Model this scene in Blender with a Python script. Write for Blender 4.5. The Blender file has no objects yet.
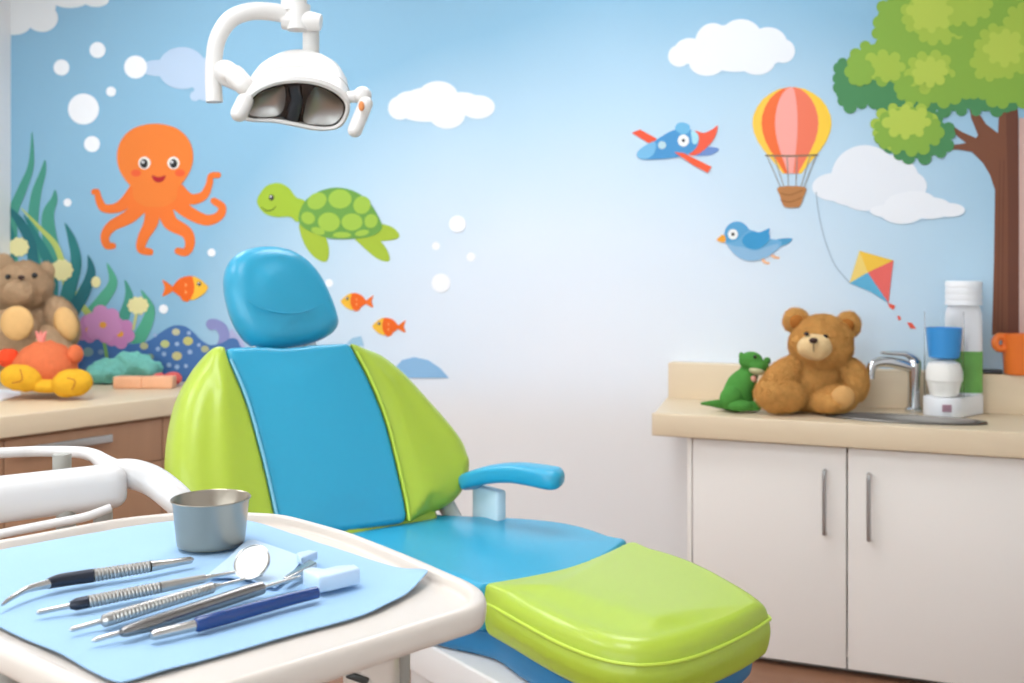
import bpy, bmesh, math, random
from mathutils import Vector, Matrix, noise
random.seed(7)
PI = math.pi
C = bpy.context.scene.collection

# ------------------------------------------------------------------ camera
FPX, CX, HY, EYE = 1024.0, 512.0, 268.0, 1.443
TH = math.radians(22.0)
cs, sn = math.cos(TH), math.sin(TH)
RIGHT = Vector((cs, sn, 0)); FWD = Vector((-sn, cs, 0)); UP = Vector((0, 0, 1))
CAM = Vector((0, 0, EYE))

def ray(px, py):
    return RIGHT * ((px - CX) / FPX) + FWD + UP * ((HY - py) / FPX)
def P(px, py, d):                       # point seen at a pixel, at a depth in metres
    return CAM + ray(px, py) * d
def on_plane(px, py, o, n):
    r = ray(px, py)
    return CAM + r * ((o - CAM).dot(n) / r.dot(n))
def on_z(px, py, z):
    return on_plane(px, py, Vector((0, 0, z)), UP)
def cw(x, y, z):                        # metres right of / in front of the camera
    return RIGHT * x + FWD * y + UP * z

WALL_Y, LEDGE_Y, FRONT_Y = 4.31, 4.22, 3.764
LEFT_X, RIGHT_X, CEIL = -4.80, 1.25, 3.25
def W(px, py, off=0.0):
    return on_plane(px, py, Vector((0, WALL_Y - off, 0)), Vector((0, 1, 0)))

# ------------------------------------------------------------------ materials
def lin(h):
    h = h.lstrip('#')
    out = []
    for i in (0, 2, 4):
        c = int(h[i:i+2], 16) / 255
        out.append(c / 12.92 if c <= .04045 else ((c + .055) / 1.055) ** 2.4)
    return (*out, 1)
MATS = {}
def mat(name, hexc, rough=.5, metal=0, bump=None, var=None, coat=0, trans=0, sheen=0, spec=.5, emit=None, alpha=None, sss=0):
    if name in MATS: return MATS[name]
    m = bpy.data.materials.new(name); m.use_nodes = True
    nt = m.node_tree; b = nt.nodes['Principled BSDF']
    b.inputs['Base Color'].default_value = lin(hexc)
    b.inputs['Roughness'].default_value = rough
    b.inputs['Metallic'].default_value = metal
    b.inputs['Specular IOR Level'].default_value = spec
    b.inputs['Coat Weight'].default_value = coat
    b.inputs['Coat Roughness'].default_value = .15
    b.inputs['Transmission Weight'].default_value = trans
    if sheen:
        b.inputs['Sheen Weight'].default_value = sheen; b.inputs['Sheen Roughness'].default_value = .6
        b.inputs['Sheen Tint'].default_value = lin(hexc)
    if alpha is not None: b.inputs['Alpha'].default_value = alpha
    if sss:
        b.inputs['Subsurface Weight'].default_value = sss; b.inputs['Subsurface Radius'].default_value = (.02, .02, .02)
    if emit:
        b.inputs['Emission Color'].default_value = lin(hexc); b.inputs['Emission Strength'].default_value = emit
    tc = nt.nodes.new('ShaderNodeTexCoord')
    if var:                              # (scale, amount)
        n = nt.nodes.new('ShaderNodeTexNoise'); n.inputs['Scale'].default_value = var[0]; n.inputs['Detail'].default_value = 4
        r = nt.nodes.new('ShaderNodeMix'); r.data_type = 'RGBA'
        c = lin(hexc)
        r.inputs['A'].default_value = tuple(max(0, v * (1 - var[1])) for v in c[:3]) + (1,)
        r.inputs['B'].default_value = tuple(min(1, v * (1 + var[1])) for v in c[:3]) + (1,)
        nt.links.new(tc.outputs['Object'], n.inputs['Vector'])
        nt.links.new(n.outputs['Fac'], r.inputs['Factor'])
        nt.links.new(r.outputs['Result'], b.inputs['Base Color'])
    if bump:                             # (scale, strength, distance)
        n = nt.nodes.new('ShaderNodeTexNoise'); n.inputs['Scale'].default_value = bump[0]; n.inputs['Detail'].default_value = 5
        k = nt.nodes.new('ShaderNodeBump'); k.inputs['Strength'].default_value = bump[1]; k.inputs['Distance'].default_value = bump[2]
        nt.links.new(tc.outputs['Object'], n.inputs['Vector'])
        nt.links.new(n.outputs['Fac'], k.inputs['Height'])
        nt.links.new(k.outputs['Normal'], b.inputs['Normal'])
    MATS[name] = m
    return m
def wood(name, c1, c2, rough=.45, stretch=(1, 1, 12), scale=3.0):
    m = mat(name, c1, rough)
    nt = m.node_tree; b = nt.nodes['Principled BSDF']
    tc = nt.nodes.new('ShaderNodeTexCoord'); mp = nt.nodes.new('ShaderNodeMapping')
    mp.inputs['Scale'].default_value = stretch
    n = nt.nodes.new('ShaderNodeTexNoise'); n.inputs['Scale'].default_value = scale; n.inputs['Detail'].default_value = 6; n.inputs['Distortion'].default_value = .6
    r = nt.nodes.new('ShaderNodeMix'); r.data_type = 'RGBA'
    r.inputs['A'].default_value = lin(c1); r.inputs['B'].default_value = lin(c2)
    nt.links.new(tc.outputs['Object'], mp.inputs['Vector']); nt.links.new(mp.outputs['Vector'], n.inputs['Vector'])
    nt.links.new(n.outputs['Fac'], r.inputs['Factor']); nt.links.new(r.outputs['Result'], b.inputs['Base Color'])
    return m
def paint(hexc):                         # mural print
    return mat('print_' + hexc, '#' + hexc, .55, spec=.25)

# ------------------------------------------------------------------ geometry helpers: all return (verts, faces)
def crom(pts, per=8, closed=False):
    n = len(pts); out = []
    for i in range(n if closed else n - 1):
        if closed: p0, p1, p2, p3 = pts[i-1], pts[i], pts[(i+1) % n], pts[(i+2) % n]
        else: p0, p1, p2, p3 = pts[max(i-1, 0)], pts[i], pts[i+1], pts[min(i+2, n-1)]
        for k in range(per):
            t = k / per
            out.append(.5 * ((2*p1) + (p2-p0)*t + (2*p0-5*p1+4*p2-p3)*t*t + (3*p1-p0-3*p2+p3)*t**3))
    if not closed: out.append(pts[-1].copy())
    return out
def vs(l): return [Vector(p) for p in l]
def resample(pts, n):
    q = pts + [pts[0]]; d = [0]
    for a, b in zip(q, q[1:]): d.append(d[-1] + (b-a).length)
    out, j = [], 0
    for i in range(n):
        t = d[-1] * i / n
        while d[j+1] < t: j += 1
        f = (t - d[j]) / max(1e-9, d[j+1] - d[j])
        out.append(q[j].lerp(q[j+1], f))
    return out
def join(*ms):
    V, F = [], []
    for v, f in ms:
        b = len(V); V += v; F += [tuple(i + b for i in q) for q in f]
    return V, F
def tube(pts, rad, seg=16, cap=True, flat=None):
    """rad: number or list; flat: (axis Vector, factor) squashes the section along an axis"""
    n = len(pts)
    if not isinstance(rad, (list, tuple)): rad = [rad] * n
    if len(rad) != n:
        rr = []
        for i in range(n):
            t = i / (n-1) * (len(rad)-1); k = min(int(t), len(rad)-2)
            rr.append(rad[k] + (rad[k+1]-rad[k]) * (t-k))
        rad = rr
    T = [(pts[min(i+1, n-1)] - pts[max(i-1, 0)]).normalized() for i in range(n)]
    a = Vector((0, 0, 1)) if abs(T[0].z) < .9 else Vector((1, 0, 0))
    u = T[0].cross(a).normalized(); V, F = [], []
    for i in range(n):
        u = (u - T[i] * u.dot(T[i])).normalized(); w = T[i].cross(u)
        for k in range(seg):
            t = 2*PI*k/seg; o = (u*math.cos(t) + w*math.sin(t)) * rad[i]
            if flat: o = o - flat[0] * o.dot(flat[0]) * (1 - flat[1])
            V.append(pts[i] + o)
    for i in range(n-1):
        for k in range(seg):
            F.append((i*seg+k, i*seg+(k+1) % seg, (i+1)*seg+(k+1) % seg, (i+1)*seg+k))
    if cap: F += [tuple(range(seg)), tuple(range((n-1)*seg, n*seg))]
    return V, F
def round_rod(a, b, r, seg=20, steps=6):
    """rod with hemispherical ends"""
    d = (b-a).normalized(); pts, rad = [], []
    for k in range(steps+1):
        t = PI/2*k/steps; pts.append(a + d*r*(1-math.cos(t))); rad.append(max(r*math.sin(t), r*.02))
    for k in range(steps+1):
        t = PI/2*(1-k/steps); pts.append(b - d*r*(1-math.cos(t))); rad.append(max(r*math.sin(t), r*.02))
    return tube(pts, rad, seg)
def frame_of(ax):
    ax = ax.normalized(); a = Vector((0, 0, 1)) if abs(ax.z) < .9 else Vector((1, 0, 0))
    u = ax.cross(a).normalized(); return u, ax.cross(u).normalized(), ax
def lathe(prof, o, ax=Vector((0, 0, 1)), seg=48, ell=1.0, u=None):
    if u is None: u, w, ax = frame_of(ax)
    else: ax = ax.normalized(); w = ax.cross(u).normalized()
    V, F = [], []; n = len(prof)
    for r, h in prof:
        for k in range(seg):
            t = 2*PI*k/seg
            V.append(o + u*(r*math.cos(t)) + w*(r*ell*math.sin(t)) + ax*h)
    for i in range(n-1):
        for k in range(seg): F.append((i*seg+k, i*seg+(k+1) % seg, (i+1)*seg+(k+1) % seg, (i+1)*seg+k))
    if prof[0][0] > 1e-6: F.append(tuple(range(seg)))
    if prof[-1][0] > 1e-6: F.append(tuple(range((n-1)*seg, n*seg)))
    return V, F
def open_lathe(prof, o, ax=Vector((0, 0, 1)), seg=48, ell=1.0):
    V, F = lathe(prof, o, ax, seg, ell, Vector((1,0,0)))
    return V, [f for f in F if len(f) == 4]
def rbox(c, sx, sy, sz, ex=Vector((1,0,0)), ey=Vector((0,1,0)), ez=Vector((0,0,1)), r=.004, seg=3):
    bm = bmesh.new(); bmesh.ops.create_cube(bm, size=1)
    for v in bm.verts: v.co = Vector((v.co.x*sx, v.co.y*sy, v.co.z*sz))
    if r: bmesh.ops.bevel(bm, geom=list(bm.edges), offset=min(r, .48*min(sx, sy, sz)), segments=seg, profile=.5, affect='EDGES')
    bm.verts.index_update()
    V = [c + ex*v.co.x + ey*v.co.y + ez*v.co.z for v in bm.verts]; F = [tuple(v.index for v in f.verts) for f in bm.faces]
    bm.free(); return V, F
def box(x0, x1, y0, y1, z0, z1, r=.003):
    return rbox(Vector(((x0+x1)/2, (y0+y1)/2, (z0+z1)/2)), x1-x0, y1-y0, z1-z0, r=r)
def blob(c, rx, ry, rz, ex=RIGHT, ey=FWD, ez=UP, nz=0, ns=20, seg=28, rings=18, shape=None):
    V, F = [], []
    for i in range(rings+1):
        a = PI*i/rings
        for k in range(seg):
            t = 2*PI*k/seg
            d = Vector((math.sin(a)*math.cos(t), math.sin(a)*math.sin(t), math.cos(a)))
            if shape: d = shape(d)
            p = c + ex*d.x*rx + ey*d.y*ry + ez*d.z*rz
            if nz: p = p + (p-c).normalized() * noise.noise(p*ns) * nz
            V.append(p)
    for i in range(rings):
        for k in range(seg): F.append((i*seg+k, i*seg+(k+1) % seg, (i+1)*seg+(k+1) % seg, (i+1)*seg+k))
    return V, F
def prism(pts, n, h):
    """polygon pts extruded by h along n"""
    N = len(pts); V = list(pts) + [p + n*h for p in pts]
    return V, [tuple(range(N)), tuple(range(N, 2*N))] + [(i, (i+1) % N, (i+1) % N + N, i+N) for i in range(N)]
def to_seg(p, a, b):
    d = b-a; L = d.length_squared
    if L < 1e-12: return a.copy()
    return a + d*max(0, min(1, (p-a).dot(d)/L))
def cushion(pts, n, T, r, rb, crown, spine, bulge=None, belly=0):
    """closed outline -> padded slab: T deep, front edge radius r (number or per-point list), crowned face"""
    N = len(pts); R = r if isinstance(r, list) else [r]*N
    S = [to_seg(p, *spine) for p in pts]
    V, F = [], []
    def ring(f):
        for i in range(N): V.append(f(i))
    def ins(i, d): 
        q = S[i]-pts[i]; return pts[i] + q*min(.97, d/max(1e-6, q.length))
    for t in (1, .6): ring(lambda i: ins(i, rb).lerp(S[i], t) - n*T)
    for k in range(5):
        a = PI/2*k/4; ring(lambda i: ins(i, rb*(1-math.sin(a))) - n*(T - rb*(1-math.cos(a))))
    for k in (.33, .66): ring(lambda i: ins(i, -belly*math.sin(PI*k)) - n*((T-rb)*(1-k) + R[i]*k))
    for k in range(8):
        a = PI/2*k/7; ring(lambda i: ins(i, R[i]*(1-math.cos(a))) - n*(R[i]*(1-math.sin(a))))
    for t in (.1, .22, .36, .52, .68, .84, 1): ring(lambda i: ins(i, R[i]).lerp(S[i], t) + n*(crown*t*t*(3-2*t)))
    m = len(V)//N
    for j in range(m-1):
        for i in range(N): F.append((j*N+i, j*N+(i+1) % N, (j+1)*N+(i+1) % N, (j+1)*N+i))
    if bulge: V = [bulge(v) for v in V]
    return V, F

def pad_soft(o, vox=.006, it=10):
    m = o.modifiers.new('upholstery', 'REMESH'); m.mode = 'VOXEL'; m.voxel_size = vox; m.use_smooth_shade = True
    m = o.modifiers.new('soften', 'SMOOTH'); m.factor = .5; m.iterations = it
    return o
# ------------------------------------------------------------------ object helpers
BASE = {}
def tag(o, label, cat, group=None, kind=None):
    o['label'] = label; o['category'] = cat
    if group: o['group'] = group
    if kind: o['kind'] = kind
    return o
def thing(name, label, cat, loc, group=None, kind=None):
    o = bpy.data.objects.new(name, None); C.objects.link(o); o.location = loc; o.empty_display_size = .05
    BASE[o] = Vector(loc); return tag(o, label, cat, group, kind)
def mk(name, vf, m, parent=None, smooth=True, angle=40, doubles=1e-6, label=None, flip=False):
    V, F = vf
    if parent is None:
        xs = [v.x for v in V]; ys = [v.y for v in V]; zs = [v.z for v in V]
        b = Vector(((min(xs)+max(xs))/2, (min(ys)+max(ys))/2, min(zs)))
    else: b = BASE[parent]
    me = bpy.data.meshes.new(name); me.from_pydata([v - b for v in V], [], F)
    bm = bmesh.new(); bm.from_mesh(me)
    if doubles: bmesh.ops.remove_doubles(bm, verts=bm.verts, dist=doubles)
    bmesh.ops.recalc_face_normals(bm, faces=bm.faces)
    bm.to_mesh(me); bm.free()
    if smooth: me.shade_smooth(); me.set_sharp_from_angle(angle=math.radians(angle))
    me.materials.append(m)
    o = bpy.data.objects.new(name, me); C.objects.link(o)
    if parent is None: o.location = b
    else: o.parent = parent
    BASE[o] = b
    if label: o['label'] = label
    return o
def struct(name, vf, m, **k):
    o = mk(name, vf, m, **k); o['kind'] = 'structure'; return o
def copy_tree(o, parent=None):
    c = o.copy(); C.objects.link(c)
    if parent: c.parent = parent
    for ch in [x for x in bpy.data.objects if x.parent == o]: copy_tree(ch, c)
    return c

# =========================================================================== ROOM
M_white_wall = mat('white_wall_paint', '#E6E6E6', .75)
sky = mat('sky_mural_print', '#C9DFEF', .6, spec=.3)
def build_sky():
    nt = sky.node_tree; b = nt.nodes['Principled BSDF']
    g = nt.nodes.new('ShaderNodeNewGeometry'); sep = nt.nodes.new('ShaderNodeSeparateXYZ')
    nt.links.new(g.outputs['Position'], sep.inputs[0])
    c = W(600, 400)
    def math_(op, a, bb):
        n = nt.nodes.new('ShaderNodeMath'); n.operation = op
        for i, x in enumerate((a, bb)):
            if isinstance(x, (int, float)): n.inputs[i].default_value = x
            else: nt.links.new(x, n.inputs[i])
        return n.outputs[0]
    dx = math_('DIVIDE', math_('SUBTRACT', sep.outputs['X'], c.x), 2.35)
    dz = math_('DIVIDE', math_('SUBTRACT', sep.outputs['Z'], c.z), 1.75)
    up = math_('MAXIMUM', dz, 0.0)
    dn = math_('MULTIPLY', math_('MINIMUM', dz, 0.0), 0.0)
    d = math_('SQRT', math_('ADD', math_('ADD', math_('MULTIPLY', dx, dx), math_('MULTIPLY', up, up)), math_('MULTIPLY', dn, dn)), 0)
    nz = nt.nodes.new('ShaderNodeTexNoise'); nz.inputs['Scale'].default_value = .9
    nt.links.new(g.outputs['Position'], nz.inputs['Vector'])
    d = math_('ADD', d, math_('MULTIPLY', math_('SUBTRACT', nz.outputs['Fac'], .5), .18))
    r = nt.nodes.new('ShaderNodeValToRGB'); nt.links.new(d, r.inputs['Fac'])
    e = r.color_ramp.elements
    e[0].position = .12; e[0].color = lin('#ECF1F7'); e[1].position = 1.0; e[1].color = lin('#8CBAD5')
    x = e.new(.42); x.color = lin('#DDE9F4'); x = e.new(.72); x.color = lin('#B9D6E8')
    # plain white below the printed sky
    f = nt.nodes.new('ShaderNodeMapRange'); f.inputs['From Min'].default_value = W(600, 360).z; f.inputs['From Max'].default_value = W(600, 440).z
    f.interpolation_type = 'SMOOTHSTEP'
    nt.links.new(sep.outputs['Z'], f.inputs['Value'])
    mx = nt.nodes.new('ShaderNodeMix'); mx.data_type = 'RGBA'
    nt.links.new(f.outputs['Result'], mx.inputs['Factor']); nt.links.new(r.outputs['Color'], mx.inputs['A']); mx.inputs['B'].default_value = lin('#E9E7E5')
    nt.links.new(mx.outputs['Result'], b.inputs['Base Color'])
build_sky()
YB = -1.6
struct('wall_back', box(LEFT_X-.1, RIGHT_X+.1, WALL_Y, WALL_Y+.1, 0, CEIL, r=0), sky, smooth=False)
struct('wall_left', box(LEFT_X-.1, LEFT_X, YB, WALL_Y, 0, CEIL, r=0), M_white_wall, smooth=False)
struct('wall_right', box(RIGHT_X, RIGHT_X+.1, YB, WALL_Y, 0, CEIL, r=0), M_white_wall, smooth=False)
struct('ceiling', box(LEFT_X-.1, RIGHT_X+.1, YB, WALL_Y+.1, CEIL, CEIL+.1, r=0), mat('ceiling_paint', '#F4F3F1', .8), smooth=False)
struct('floor', box(LEFT_X-.1, RIGHT_X+.1, YB, WALL_Y+.1, -.1, 0, r=0), wood('floor_boards', '#7E573F', '#946A50', .45, (2, 14, 1), 1.5), smooth=False)
# unseen wall behind the camera with a wide window, added for contrast in steel
wx0, wx1, wz0, wz1 = -4.0, .5, .8, 2.75
struct('wall_front', join(box(LEFT_X-.1, wx0, YB-.1, YB, 0, CEIL, r=0), box(wx1, RIGHT_X+.1, YB-.1, YB, 0, CEIL, r=0), box(wx0, wx1, YB-.1, YB, 0, wz0, r=0), box(wx0, wx1, YB-.1, YB, wz1, CEIL, r=0)), M_white_wall, smooth=False, doubles=0)
struct('window_1', join(box(wx0, wx1, YB-.08, YB-.02, wz0, wz0+.06, r=0), box(wx0, wx1, YB-.08, YB-.02, wz1-.06, wz1, r=0), *[box(x-.03, x+.03, YB-.08, YB-.02, wz0+.06, wz1-.06, r=0) for x in (wx0+.03, -2.5, -1.0, wx1-.03)]), mat('window_frame_grey', '#5A5C5E', .5), smooth=False, doubles=0)
# unseen glowing ceiling panels, added to light the room
M_frame = mat('white_metal_frame', '#F0F0EE', .4); M_glow = mat('added_light_diffuser', '#F7FAFF', .5, emit=10.5)
for i, (x, y, w) in enumerate(((-1.1, 2.9, 'beyond the chair'), (-3.2, 2.9, 'over the left counter'), (-1.1, .6, 'over the tray'), (-3.2, .6, 'nearest the left wall and tray'))):
    t = thing('added_ceiling_light', 'added square white ceiling light panel ' + w, 'ceiling light', (x, y, CEIL-.04), 'added ceiling light panels')
    s = .55
    mk('added_light_frame', join(box(x-s, x+s, y-s, y-s+.03, CEIL-.04, CEIL-.001), box(x-s, x+s, y+s-.03, y+s, CEIL-.04, CEIL-.001),
        box(x-s, x-s+.03, y-s+.03, y+s-.03, CEIL-.04, CEIL-.001), box(x+s-.03, x+s, y-s+.03, y+s-.03, CEIL-.04, CEIL-.001)), M_frame, t)
    mk('diffuser', box(x-s+.031, x+s-.031, y-s+.031, y+s-.031, CEIL-.03, CEIL-.002, r=.002), M_glow, t)

# =========================================================================== MURAL
def art(name, label, anchor, group=None, cat='wall decal'):
    return thing(name, label, cat, W(anchor[0], anchor[1], .002), group, 'thing')
def off(layer): return .0025 + .0009*layer
def poly(pts, layer, smooth=True, per=6):
    p = vs(pts)
    if smooth: p = crom(p, per, True)
    V = [W(q.x, q.y, off(layer)) for q in p]
    return V, [tuple(range(len(V)))]
def oval(cx, cy, rx, ry, layer, rot=0, seg=40, extra=0):
    c, s = math.cos(rot), math.sin(rot)
    V = []
    for k in range(seg):
        t = 2*PI*k/seg; x, y = rx*math.cos(t), ry*math.sin(t)
        V.append(W(cx + x*c - y*s, cy + x*s + y*c, off(layer) + extra))
    return V, [tuple(range(seg))]
def strip(pts, widths, layer, round_ends=True, per=8):
    p = crom(vs(pts), per); n = len(p); L, R = [], []
    wl = []
    for i in range(n):
        t = i/(n-1)*(len(widths)-1); k = min(int(t), len(widths)-2); w = widths[k]+(widths[k+1]-widths[k])*(t-k)
        d = (p[min(i+1, n-1)] - p[max(i-1, 0)]).normalized(); q = Vector((-d.y, d.x))
        L.append(p[i]+q*w/2); R.append(p[i]-q*w/2); wl.append(w)
    V = [W(q.x, q.y, off(layer)) for q in L] + [W(q.x, q.y, off(layer)) for q in R]
    F = [(i, i+1, n+i+1, n+i) for i in range(n-1)]
    out = (V, F)
    if round_ends:
        for j in (0, n-1):
            if wl[j] > 1: out = join(out, oval(p[j].x, p[j].y, wl[j]/2, wl[j]/2, layer, seg=16, extra=.0002))
    return out
NDEC = [0]
def dec(root, name, vf, hexc, **k):
    NDEC[0] = (NDEC[0]+1) % 12
    vf = ([v - Vector((0, NDEC[0]*.00004, 0)) for v in vf[0]], vf[1])
    return mk(name, vf, paint(hexc), root, smooth=False, doubles=0, **k)

# --- octopus
t = art('octopus_wall_art', 'smiling orange octopus printed on the blue mural', (155, 255))
dec(t, 'head', poly([(116.8,158),(118.5,146),(124,136),(133,128.5),(144,124.8),(155,123.6),(166,124.8),(177,128.5),(186,136),(191.5,146),(193.2,158),(190.5,170),(184,181),(178,188),(176,199),(166,206),(155,207),(144,206),(134,199),(132,188),(126,181),(119.5,170)], 1), 'EC8036')
for pts, w in (([(136,190),(126,202),(116,208),(104,208),(99,200),(97,192),(94,192)], (15,12,9,8,6,6)),
               ([(146,200),(130,216),(112,226),(105,236),(107,245),(113,246)], (16,14,11,9,8,6)),
               ([(153,204),(151,222),(143,238),(141,249),(150,252)], (16,15,12,10,8,7)),
               ([(164,204),(170,222),(186,232),(190,243),(186,252),(178,251)], (16,15,12,10,8,7)),
               ([(172,198),(188,212),(206,220),(219,216),(222,207),(214,201)], (16,13,11,9,8,7)),
               ([(178,190),(190,199),(203,196),(209,185),(211,176),(218,175)], (14,11,9,7,6,6))):
    dec(t, 'tentacle', strip(pts, w, 0), 'EE7832')
dec(t, 'cheek', oval(136, 173, 5, 3.5, 2), 'EC6238'); dec(t, 'cheek', oval(180, 173, 5, 3.5, 2), 'EC6238')
for x in (144.5, 173.5):
    e = dec(t, 'eye', oval(x, 163, 6, 6.2, 2), 'F3EFE6'); dec(e, 'pupil', oval(x + (-.5 if x < 150 else 0), 163.5, 3.9, 4.6, 3), '2B2B2D')
    dec(e, 'glint', oval(x - 1.5, 162, 1.2, 1.2, 4), 'FFFFFF')
dec(t, 'mouth', poly([(152,175.5),(158.5,177),(165.5,175.5),(163.5,180.5),(158.5,182.5),(154,180.5)], 2), 'B3282D')
# --- turtle
t = art('turtle_wall_art', 'green sea turtle printed on the mural beside the octopus', (330, 262))
for pts in ([(300,222),(303,241),(313,256),(325,262),(329,254),(327,240),(320,228)], [(350,232),(362,246),(378,259),(389,261),(388,252),(380,240),(370,230)], [(372,224),(390,226),(399,234),(396,239),(380,241),(370,238)]):
    dec(t, 'flipper', poly(pts, 0), 'A5BE3C')
dec(t, 'head', poly([(257,202),(261,192),(268,185),(279,183),(289,188),(296,197),(306,202),(304,216),(297,222),(290,217),(276,217),(264,213)], 1), 'A2C03A')
sh = dec(t, 'shell', poly([(299,214),(306,200),(320,191),(338,187.5),(356,192),(369,202),(378,216),(382,228),(372,236),(350,239),(328,238),(309,231),(300,224)], 2), '6DA048')
for x, y, rx, ry, r in ((317,201,10,8,-.5),(340,199,11.5,9.5,0),(362,205,8.5,9,.5),(308,218,7,6,.4),(329,222,11,9.5,.1),(352,222,10.5,8.5,0),(371,221,6.5,7,.4),(318,231,7,3.5,.3),(342,235,9,3,0),(362,233,7,3,-.2)):
    dec(sh, 'shell_plate', oval(x, y, rx, ry, 3, r), '9FC24A')
e = dec(t, 'eye', oval(271.5, 197.5, 2.6, 3, 2), '30342A'); dec(e, 'glint', oval(270.8, 196.6, .9, .9, 3), 'FFFFFF')
dec(t, 'mouth', strip([(261.5,207),(266,210.5),(272,210),(276,206)], (.8,1.2,1.2,.6), 2, False), '4C6420')
# --- fish
def fish(label, x0, y0, s, flip, grp='small orange fish on the mural'):
    def q(l): return [(x0 + (-1 if flip else 1)*x*s, y0 + y*s) for x, y in l]
    t = art('fish_wall_art', label, (x0, y0 + 11*s), grp)
    dec(t, 'tail', poly(q([(-10,0),(-21,-8),(-19,0),(-21,8),(-11,3)]), 0), 'F0762B')
    dec(t, 'fin', poly(q([(-4,9),(2,9),(4,13),(-1,12.5)]), 0), 'F0762B')
    dec(t, 'body', poly(q([(-12,1),(-6,-8),(3,-11.5),(12,-10),(20,-4),(22.5,0),(18,6),(10,11),(2,11),(-6,7)]), 1), 'EE6A22')
    dec(t, 'face', poly(q([(8,-11),(13,-9.5),(20,-4),(22.5,0),(18,6),(10,11),(6,11),(9,4),(9.5,-3)]), 2), 'F3BE3E')
    a, b = q([(14,-4)])[0]
    e = dec(t, 'eye', oval(a, b, 2*s, 2.2*s, 3), '3A3A48'); dec(e, 'glint', oval(a-.4, b-.5, .7*s, .7*s, 4), 'FFFFFF')
    for yy in (-3, 4): dec(t, 'scale_mark', poly(q([(0,yy-2),(2.5,yy),(0,yy+2),(1,yy)]), 3), 'F7B06A')
fish('orange and yellow fish facing right, below the octopus', 184.5, 288, 1.04, False)
fish('small orange fish facing left, just right of the headrest', 357.5, 301.5, .74, True)
fish('small orange fish facing left, lowest of the mural fish', 389.5, 326.5, .76, True)
# --- bubbles
for x, y, r, l in ((61.5,67.5,8,'small white mural bubble, leftmost above the big bubble'),(97.5,50,8,'small white mural bubble, topmost above the octopus'),(135.5,67,11.5,'white mural bubble touching the faded cloud behind the lamp'),
                   (83.5,109,15.5,'big white mural bubble, largest one left of the octopus'),(111,91.5,5,'tiny white mural bubble right of the big bubble'),(92,144,8,'white mural bubble right below the big bubble'),
                   (67.5,202.5,4,'tiny white mural bubble above the seaweed tips'),(211.5,252.5,4,'tiny white mural bubble between octopus and right facing fish'),(163.5,309,4.5,'small white mural bubble under the right facing fish'),
                   (457.5,224,8.5,'white mural bubble right of the turtle'),(436,246,4,'tiny white mural bubble left of the pair right of the turtle'),(471,257,4.5,'tiny white mural bubble, rightmost of them all'),
                   (441,283,9.5,'white mural bubble lowest, right of the small fish'),(329,283,4,'tiny white mural bubble peeking out beside the headrest edge')):
    o = mk('bubble_wall_art', oval(x, y, r, r, 1), paint('F4F7FA'), None, smooth=False, doubles=0); tag(o, l, 'wall decal', 'white bubbles on the mural', 'thing')
# --- clouds
def cloud(label, discs, col, extra=None, layer=0):
    ms = [oval(x, y, rx, ry, layer, extra=.00002*i) for i, (x, y, rx, ry) in enumerate(discs)]
    o = mk('cloud_wall_art', join(*ms), paint(col), None, smooth=False, doubles=0); tag(o, label, 'wall decal', 'white clouds on the mural', 'thing'); return o
cloud('white cloud on the mural at the top left corner', [(22,6,34,18),(42,18,16,14),(14,22,18,13),(70,-2,20,10),(96,0,13,7)], 'E6E9EA')
cloud('pale blue faded cloud on the mural behind the lamp arm', [(182,68,24,21),(158,68,18,8),(205,75,18,17),(208,92,14,9),(195,96,5,5)], 'BACFE6')
cloud('white cloud on the mural right of the lamp', [(430,103,30,16),(438,96,20,15),(410,103,16,12),(400,108,12,12),(462,104,20,12),(478,107,17,12),(447,115,18,14),(425,112,25,10)], 'E9EDF1')
cloud('white cloud on the mural above the airplane', [(735,48,38,24),(741,40,22,21),(713,43,18,20),(690,51,16,13),(679,56,11,11),(707,63,18,13),(757,62,18,13),(768,46,20,19),(783,51,12,12),(735,56,50,12)], 'E9EDF1')
cloud('white cloud on the mural, bigger one below the tree', [(865,178,34,33),(834,187,22,14),(893,180,26,25),(905,186,22,16),(860,196,30,11)], 'E8ECF1')
cloud('small white cloud on the mural overlapping the bigger one below the tree', [(910,206,26,14),(902,212,22,12),(930,208,22,11),(950,210,15,7),(885,211,15,6),(915,200,20,9)], 'EDF0F4', layer=2)
# --- airplane
t = art('airplane_wall_art', 'blue toy airplane with red wings printed on the mural', (675, 172))
def q8(l): return [(620 + x/2.996, y/2.996) for x, y in l]
dec(t, 'wing', poly(q8([(35,398),(60,388),(105,412),(120,425),(90,432)]), 0, False), 'EC5A3C', label='red far wing')
dec(t, 'tail_fin', poly(q8([(215,465),(235,445),(270,440),(297,447),(270,465)]), 0), '6E8FC6')
dec(t, 'tail_wing', poly(q8([(218,395),(250,398),(275,388),(293,376),(285,410),(262,440),(228,464),(205,458)]), 1, True, 4), 'EE6045')
dec(t, 'fuselage', poly(q8([(50,464),(62,445),(100,424),(150,394),(185,386),(220,392),(236,410),(230,440),(205,462),(165,472),(110,477),(65,477)]), 2), '4C95CB')
dec(t, 'nose', poly(q8([(50,464),(62,445),(100,424),(108,440),(100,462),(80,476),(64,477)]), 3), '77B7DD')
dec(t, 'cockpit', poly(q8([(165,386),(172,370),(190,367),(208,376),(206,396),(185,402)]), 3), '6FB6DC')
dec(t, 'window_band', poly(q8([(213,392),(228,396),(236,412),(230,430),(218,430),(214,410)]), 3), 'A9DCEB')
e = dec(t, 'eye', oval(*q8([(190,421)])[0], 5.6, 6, 4), 'EEF1EF'); dec(e, 'pupil', oval(*q8([(190,421)])[0], 1.6, 1.7, 5), '33383C')
dec(t, 'porthole', oval(*q8([(126,435)])[0], 4, 4, 4), 'BBD8E0')
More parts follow.
